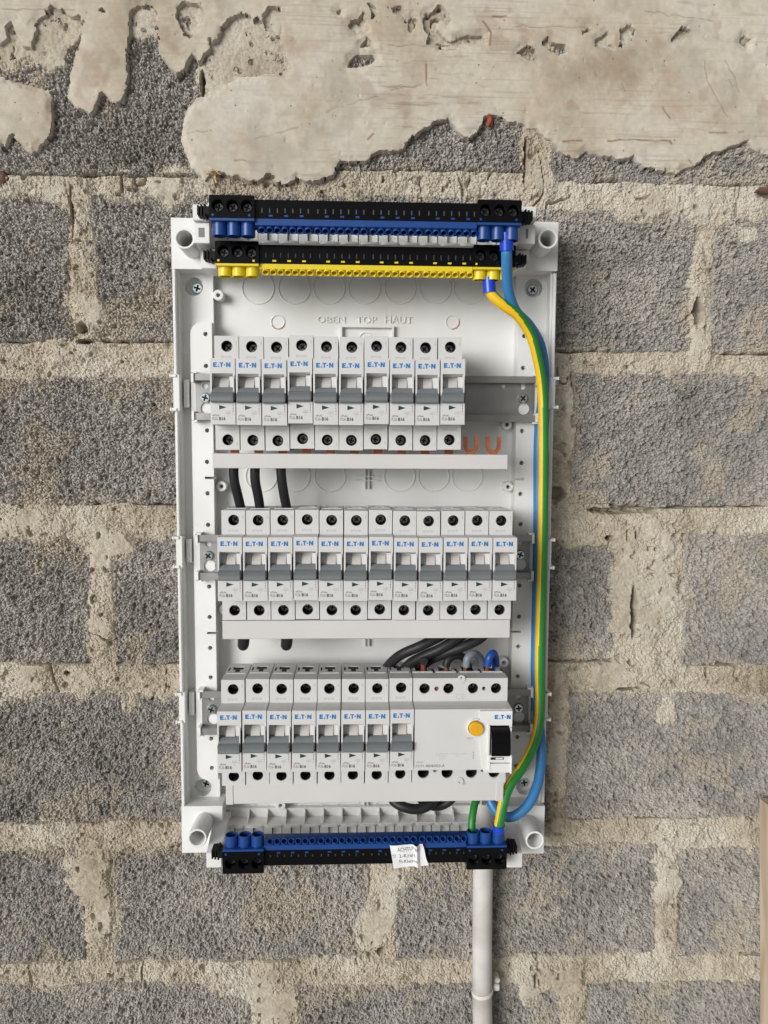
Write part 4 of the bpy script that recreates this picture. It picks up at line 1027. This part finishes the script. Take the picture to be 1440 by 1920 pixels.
# ------------------------------------------------------------------ cables
def cable(name, label, pts, r, m_, cat='cable', group=None, stripe=None, mats=None, extra=None, rfun=None, sub=8, n=16):
    P = [P3(*p) if len(p) == 3 else p for p in pts]
    o0 = P[0]
    mb = MB(); mb.tubepath(P, r, n=n, stripe=stripe, sub=sub, rfun=rfun)
    if extra:
        t = thing(name, label, cat, o0, group)
        part('sheath', mb, mats or [m_], t, o0, ang=60)
        for en, emb, emat in extra(P): part(en, emb, emat, t, o0, ang=50)
        return t
    o = link(name, mb.mesh(name, mats or [m_], o0, ang=60), None, o0)
    return tag(o, label, cat, group)
def ferr(p0, p1, r, col=None):
    """flared insulating collar"""
    m = MB(); a, b_ = Vector(p0), Vector(p1); q = a+(b_-a)*0.35
    m.cyl(a, b_, r*0.97, r*0.99, n=24); m.cyl(b_-(b_-a)*0.04, b_+(b_-a)*0.01, r*1.04, n=24)
    return ('ferrule', m, MT['ferrule'])
# light blue neutral
BLP = [(949, 446, 76), (950, 462, 76), (950, 485, 74), (952, 540, 62), (966, 582, 52), (992, 610, 44), (1013, 648, 38), (1021, 700, 34), (1017, 750, 30), (1010, 830, 28), (1009, 1000, 26), (1006, 1150, 26), (1004, 1260, 26), (1008, 1330, 27), (1015, 1400, 32), (1012, 1450, 40), (1001, 1490, 48), (982, 1518, 52), (957, 1532, 52), (934, 1524, 50), (920, 1503, 46), (914, 1480, 40)]
cable('blue_cable', 'thick light blue cable running down behind the yellow and green one', BLP, 3.9, MT['bcable'],
      extra=lambda P: [ferr(P3(949, 436, 78), P3(950, 470, 76), 4.9)])
# yellow-green earth
YG = [(917, 540, 58), (925, 556, 58), (945, 573, 58), (972, 593, 56), (995, 628, 52), (1008, 672, 48), (1016, 720, 44), (1019, 780, 42), (1019, 900, 40), (1017, 1050, 38), (1013, 1180, 37), (1012, 1260, 37), (1013, 1310, 38), (1010, 1360, 42), (999, 1400, 48), (978, 1440, 56), (956, 1472, 62), (945, 1500, 66), (938, 1535, 68), (934, 1556, 68)]
def stripe_main(t):
    # green band: seen at the right edge first, wider lower down, middle at the bottom
    pts = [(0, -10, 55), (0.1, 10, 62), (0.25, 24, 82), (0.45, 26, 88), (0.62, 30, 94), (0.75, 40, 85), (0.86, 50, 80), (0.93, 70, 60), (1, 90, 40)]
    for (a, c0, h0), (b_, c1, h1) in zip(pts, pts[1:]):
        if t <= b_:
            u = (t-a)/(b_-a); return c0+(c1-c0)*u, h0+(h1-h0)*u
    return pts[-1][1:]
cable('earth_cable', 'thick yellow and green earth cable down the right side of the board', YG, 3.85, None, stripe=stripe_main, mats=[MT['yel'], MT['grn']], n=40, sub=10,
      extra=lambda P: [ferr(P3(916, 520, 58), P3(918, 549, 58), 4.7), ferr(P3(934, 1576, 66), P3(935, 1546, 68), 4.6)])
cable('earth_cable', 'short yellow and green earth cable beside the white conduit end', [(899, 1470, 40), (896, 1490, 46), (889, 1512, 54), (885, 1540, 60), (884, 1566, 62)], 2.9, None, stripe=lambda t: (105, 120), mats=[MT['yel'], MT['grn']], n=32)
GB = 'black cables inside the board'
# three black feeders between first cover and second row
cable('black_cable', 'leftmost black cable between the top cover and the middle breakers', [(440, 868, 56), (438, 885, 56), (440, 905, 54), (446, 930, 50), (452, 955, 46), (456, 975, 42)], 3.6, MT['cable'], group=GB)
cable('black_cable', 'middle black cable of three above the middle breakers', [(479, 868, 56), (478, 885, 56), (479, 905, 54), (484, 930, 50), (488, 955, 46), (492, 975, 42)], 3.6, MT['cable'], group=GB)
cable('black_cable', 'rightmost black cable of three above the middle breakers', [(528, 868, 56), (527, 885, 56), (529, 905, 54), (533, 930, 50), (538, 955, 46), (541, 975, 42)], 3.6, MT['cable'], group=GB)
# loops below the second cover
for cx_, lab in ((457, 'left black cable loop hanging below the middle busbar cover'), (538, 'right black cable loop hanging below the middle busbar cover')):
    cable('black_cable', lab, [(cx_, 1180, 58), (cx_, 1200, 57), (cx_-1, 1209, 51), (cx_-1, 1206, 42), (cx_, 1190, 38)], 4.3, MT['cable'], group=GB)
# three thick cables fanning right
cable('black_cable', 'topmost diagonal black cable below the middle cover', [(835, 1188, 50), (812, 1200, 52), (785, 1213, 52), (757, 1225, 48), (738, 1238, 42), (722, 1256, 36)], 3.9, MT['cable'], group=GB)
cable('black_cable', 'middle diagonal black cable below the middle cover', [(875, 1186, 50), (853, 1200, 52), (825, 1217, 52), (795, 1230, 48), (770, 1243, 42), (750, 1262, 36)], 3.9, MT['cable'], group=GB)
cable('black_cable', 'lowest diagonal black cable below the middle cover', [(915, 1184, 50), (895, 1200, 52), (865, 1214, 52), (832, 1226, 48), (802, 1240, 40), (780, 1262, 34)], 3.9, MT['cable'], group=GB)
def cu_end(p0, p1, r): 
    m = MB(); a, b_ = Vector(p0), Vector(p1)
    for k in range(5):
        o_ = Vector((math.cos(k*1.256), math.sin(k*1.256), 0))*r*0.5; m.cyl(a+o_, b_+o_*0.8, r*0.45, n=7)
    return ('copper_core', m, MT['copper'])
def bare_end():
    t = cable('black_cable', 'black cable with bare copper strands entering the first terminal', [(775, 1262, 34), (785, 1246, 40), (793, 1239, 50), (795, 1240, 56)], 3.0, MT['cable'], group=GB,
          extra=lambda P: [cu_end(P3(794, 1238, 54), P3(793, 1258, 51), 2.3)])
bare_end()
cable('black_cable', 'arched black cable entering the second terminal of the wide device', [(836, 1250, 50), (840, 1238, 50), (852, 1230, 48), (868, 1232, 44), (876, 1245, 38), (880, 1262, 32)], 3.0, MT['cable'], group=GB,
      extra=lambda P: [cu_end(P3(837, 1246, 51), P3(835, 1260, 51), 1.7)])
cable('grey_cable', 'arched grey cable entering the third terminal of the wide device', [(874, 1249, 52), (877, 1234, 53), (887, 1226, 50), (898, 1231, 44), (904, 1246, 38), (906, 1262, 32)], 3.0, MT['gcable'],
      extra=lambda P: [cu_end(P3(874, 1248, 52), P3(872, 1258, 51), 1.7)])
cable('blue_cable', 'short dark blue cable arched into the rightmost terminal', [(914, 1248, 52), (918, 1232, 53), (925, 1225, 50), (929, 1234, 44), (929, 1248, 38), (928, 1264, 32)], 2.9, MT['dbcable'],
      extra=lambda P: [cu_end(P3(914, 1247, 52), P3(913, 1258, 51), 1.7)])
# loops at the very bottom
cable('black_cable', 'large black cable loop below the bottom busbar cover', [(727, 1470, 40), (737, 1500, 44), (760, 1514, 48), (786, 1517, 48), (806, 1508, 46), (822, 1490, 42), (830, 1470, 40)], 3.9, MT['cable'], group=GB)
cable('black_cable', 'smaller black cable loop right of the large bottom loop', [(778, 1470, 34), (788, 1496, 36), (808, 1510, 38), (828, 1510, 38), (846, 1498, 38), (862, 1470, 36)], 3.7, MT['cable'], group=GB)

# ------------------------------------------------------------------ white conduit, cable tie
cp = [(908, 1500, 22), (906, 1560, 20), (905, 1640, 17), (904, 1760, 15), (904, 1850, 15), (905, 1935, 15), (905, 2000, 15)]
P = [P3(*p) for p in cp]; o0 = P[-1]
cd = thing('conduit', 'stiff white cable coming up the wall behind the lower terminal bar', 'cable', o0)
m = MB(); m.tubepath(P, 8.3, n=28, sub=10, caps=True); part('sheath', m, MT['conduit'], cd, o0, ang=60)
m = MB(); a = Vector(P[0])
for k in range(9):
    t = k*0.7; o_ = Vector((math.cos(t), math.sin(t), 0))*7.4
    m.cyl(a+o_+Vector((0, 0, -3)), a+o_*0.93+Vector((0, 0, 2+2.5*random.random())), 1.1, 0.4, n=6)
part('torn_edge', m, MT['conduit'], cd, o0)
tie = thing('cable_tie', 'pale nylon cable tie strapping the white cable to the wall', 'cable tie', P3(905, 1857, 15))
to = P3(905, 1857, 15)
m = MB(); vs = []; n = 36; ax, ad, az = P3(904.5, 1857, 15)
for i in range(n):
    t = 2*math.pi*i/n
    tilt = 1.3*math.cos(t+0.4)
    for rr, dz in ((8.35, -1.6), (9.1, -1.5), (9.1, 1.5), (8.35, 1.6)): vs.append((ax+rr*math.cos(t), ad+rr*math.sin(t), az+dz+tilt))
m.add(vs, [(4*i+k, 4*i+(k+1) % 4, 4*((i+1) % n)+(k+1) % 4, 4*((i+1) % n)+k) for i in range(n) for k in range(4)])
part('strap', m, MT['tie'], tie, to)
m = MB(); hx_, hz_ = W(930, 1848, 12); m.box(hx_-2.5, hx_+2.6, 4, 15, hz_-3, hz_+2.6); m.cyl((hx_+1, 3, hz_+4), (hx_+1, 12, hz_+4), 2.6, n=14)
part('tie_head', m, MT['tie'], tie, to, bevel=0.6)

# ------------------------------------------------------------------ sticker
stk = thing('paper_sticker', 'crumpled white paper label with black print on the lower terminal bar', 'sticker', P3(765, 1604, 73.4))
so_ = P3(765, 1604, 73.4)
cs = [W(731, 1586, 74), W(792, 1582, 74), W(803, 1622, 74), W(738, 1627, 74)]   # tl, tr, br, bl
def spt(u, v):
    (ax, az), (bx, bz), (cx, cz), (dx, dz) = cs
    x = (ax*(1-u)+bx*u)*(1-v)+(dx*(1-u)+cx*u)*v; z = (az*(1-u)+bz*u)*(1-v)+(dz*(1-u)+cz*u)*v
    x += 0.5*math.sin(7*v)*(u > 0.5)*(u-0.5)
    d = 73.6 + 0.5*math.sin(3.2*u+2*v)+0.35*math.sin(9*u-5*v)
    r_ = u+0.12*v-0.72
    if r_ > 0: d += 3.4*math.sin(min(r_/0.17, 1)*math.pi)*(1-0.45*v) + 2.0*r_
    if v > 0.85: d += (v-0.85)*5
    return (x, d, z)
m = MB(); NU, NV = 30, 20
vs = [spt(i/NU, j/NV) for j in range(NV+1) for i in range(NU+1)]
vs2 = [(x, d-0.15, z) for x, d, z in vs]; q = len(vs)
m.add(vs+vs2, [(j*(NU+1)+i, j*(NU+1)+i+1, (j+1)*(NU+1)+i+1, (j+1)*(NU+1)+i) for j in range(NV) for i in range(NU)] + [(q+j*(NU+1)+i, q+j*(NU+1)+i+1, q+(j+1)*(NU+1)+i+1, q+(j+1)*(NU+1)+i) for j in range(NV) for i in range(NU)])
part('paper', m, MT['paper'], stk, so_, recalc=False)
m = MB(); q = MB()
q.text('ACHTUNG', 0.20, 0.72, 0.66, 0.17, 0, 0); q.text('!!!', 0.03, 0.43, 0.09, 0.16, 0, 0); q.text('2-Kreis', 0.22, 0.43, 0.48, 0.17, 0, 0); q.text('FI-Klemm', 0.20, 0.16, 0.52, 0.17, 0, 0)
m.add([(lambda p: (p[0], p[1]+0.1, p[2]))(spt(x, 1-z)) for x, d, z in q.v], q.f)
part('print', m, MT['dink'], stk, so_, recalc=False)

# ------------------------------------------------------------------ plank at the right edge, small debris
px0, pz1 = W(1424, 1496, 8)
plank = thing('wooden_plank', 'pale wooden plank standing against the wall at the lower right edge', 'plank', (px0+20, 30, -560))
m = MB(); zlo = -560; xlo = W(1430, 1920, 8)[0]+0.8
vs = []
for z, xx in ((zlo, xlo), (pz1, px0)):
    for x, d in ((xx, 8), (xx, 23), (xx+1, 24), (xx+44, 24), (xx+45, 23), (xx+45, 8)): vs.append((x, d, z))
m.add(vs, [(0,1,2,3,4,5),(6,7,8,9,10,11)]+[(i, (i+1) % 6, 6+(i+1) % 6, 6+i) for i in range(6)])
mw = bpy.data.materials.new('pine_wood'); mw.use_nodes = True; n = mw.node_tree; b = n.nodes['Principled BSDF']; b.inputs['Roughness'].default_value = 0.65
tc = n.nodes.new('ShaderNodeTexCoord'); mp = n.nodes.new('ShaderNodeMapping'); mp.inputs['Scale'].default_value = (190, 60, 5); n.links.new(tc.outputs['Object'], mp.inputs['Vector'])
nn = n.nodes.new('ShaderNodeTexNoise'); nn.inputs['Scale'].default_value = 1; nn.inputs['Detail'].default_value = 6; nn.inputs['Distortion'].default_value = 0.5; n.links.new(mp.outputs[0], nn.inputs['Vector'])
rp = n.nodes.new('ShaderNodeValToRGB'); rp.color_ramp.elements[0].position = 0.35; rp.color_ramp.elements[0].color = (0.42, 0.32, 0.22, 1); rp.color_ramp.elements[1].position = 0.62; rp.color_ramp.elements[1].color = (0.60, 0.49, 0.37, 1)
n.links.new(nn.outputs['Fac'], rp.inputs['Fac']); n.links.new(rp.outputs[0], b.inputs['Base Color'])
part('board', m, mw, plank, (px0+20, 30, -560))
# straw tuft on the mortar above the board
so2 = P3(403, 328, 4); m = MB(); rs_ = random.Random(3)
for k in range(16):
    a = rs_.uniform(-0.5, math.pi+0.5); L_ = rs_.uniform(3, 6.5); p0 = Vector(so2)+Vector((rs_.uniform(-1, 1), rs_.uniform(0, 2), rs_.uniform(-0.6, 0.6)))
    p1 = p0+Vector((math.cos(a)*L_, rs_.uniform(-0.5, 3), math.sin(a)*L_*0.4)); m.tubepath([p0, (p0+p1)/2+Vector((0, 1, 0.8)), p1], 0.33, n=5, sub=3)
m.tubepath([Vector(so2), Vector(so2)+Vector((0.5, 1, -3)), Vector(so2)+Vector((1.2, 1, -6.5))], 0.6, n=6, sub=3)
o = link('straw_tuft', m.mesh('straw_tuft', [MT['straw']], so2), None, so2); tag(o, 'small tuft of dry straw on the mortar above the board', 'straw')
def chip(name, label, cat, px_, py_, d, rx, rz, rd, m_, seed):
    c = P3(px_, py_, d); bm = bmesh.new(); bmesh.ops.create_icosphere(bm, subdivisions=3, radius=1)
    for v in bm.verts:
        k = 1+0.45*mnoise.noise(v.co*1.7+Vector((seed, 0, 0))); v.co = Vector((v.co.x*rx*k, v.co.y*rd*k, v.co.z*rz*k))*MM
    me = bpy.data.meshes.new(name); bm.to_mesh(me); bm.free(); me.materials.append(m_); me.shade_smooth()
    o = link(name, me, None, c); tag(o, label, cat)
chip('brick_chip', 'small red brick chip stuck under the plaster edge', 'brick chip', 918, 226, 4, 2.6, 4.6, 2.4, MT['red'], 3)
chip('rusty_plug', 'dark rusty plug in the mortar at the left edge', 'plug', 4, 335, 1, 4.5, 5.5, 2.5, MT['rust'], 8)
chip('rusty_nail', 'dark rusty stub sticking out at the right edge of the wall', 'nail', 1432, 358, 5, 7, 2.4, 3, MT['rust'], 12)
print('tris', sum(len(o.data.loop_triangles) if False else sum(max(0, len(p.vertices)-2) for p in o.data.polygons) if len(o.data.polygons) < 3000 else 2*len(o.data.polygons) for o in bpy.data.objects if o.type == 'MESH'))
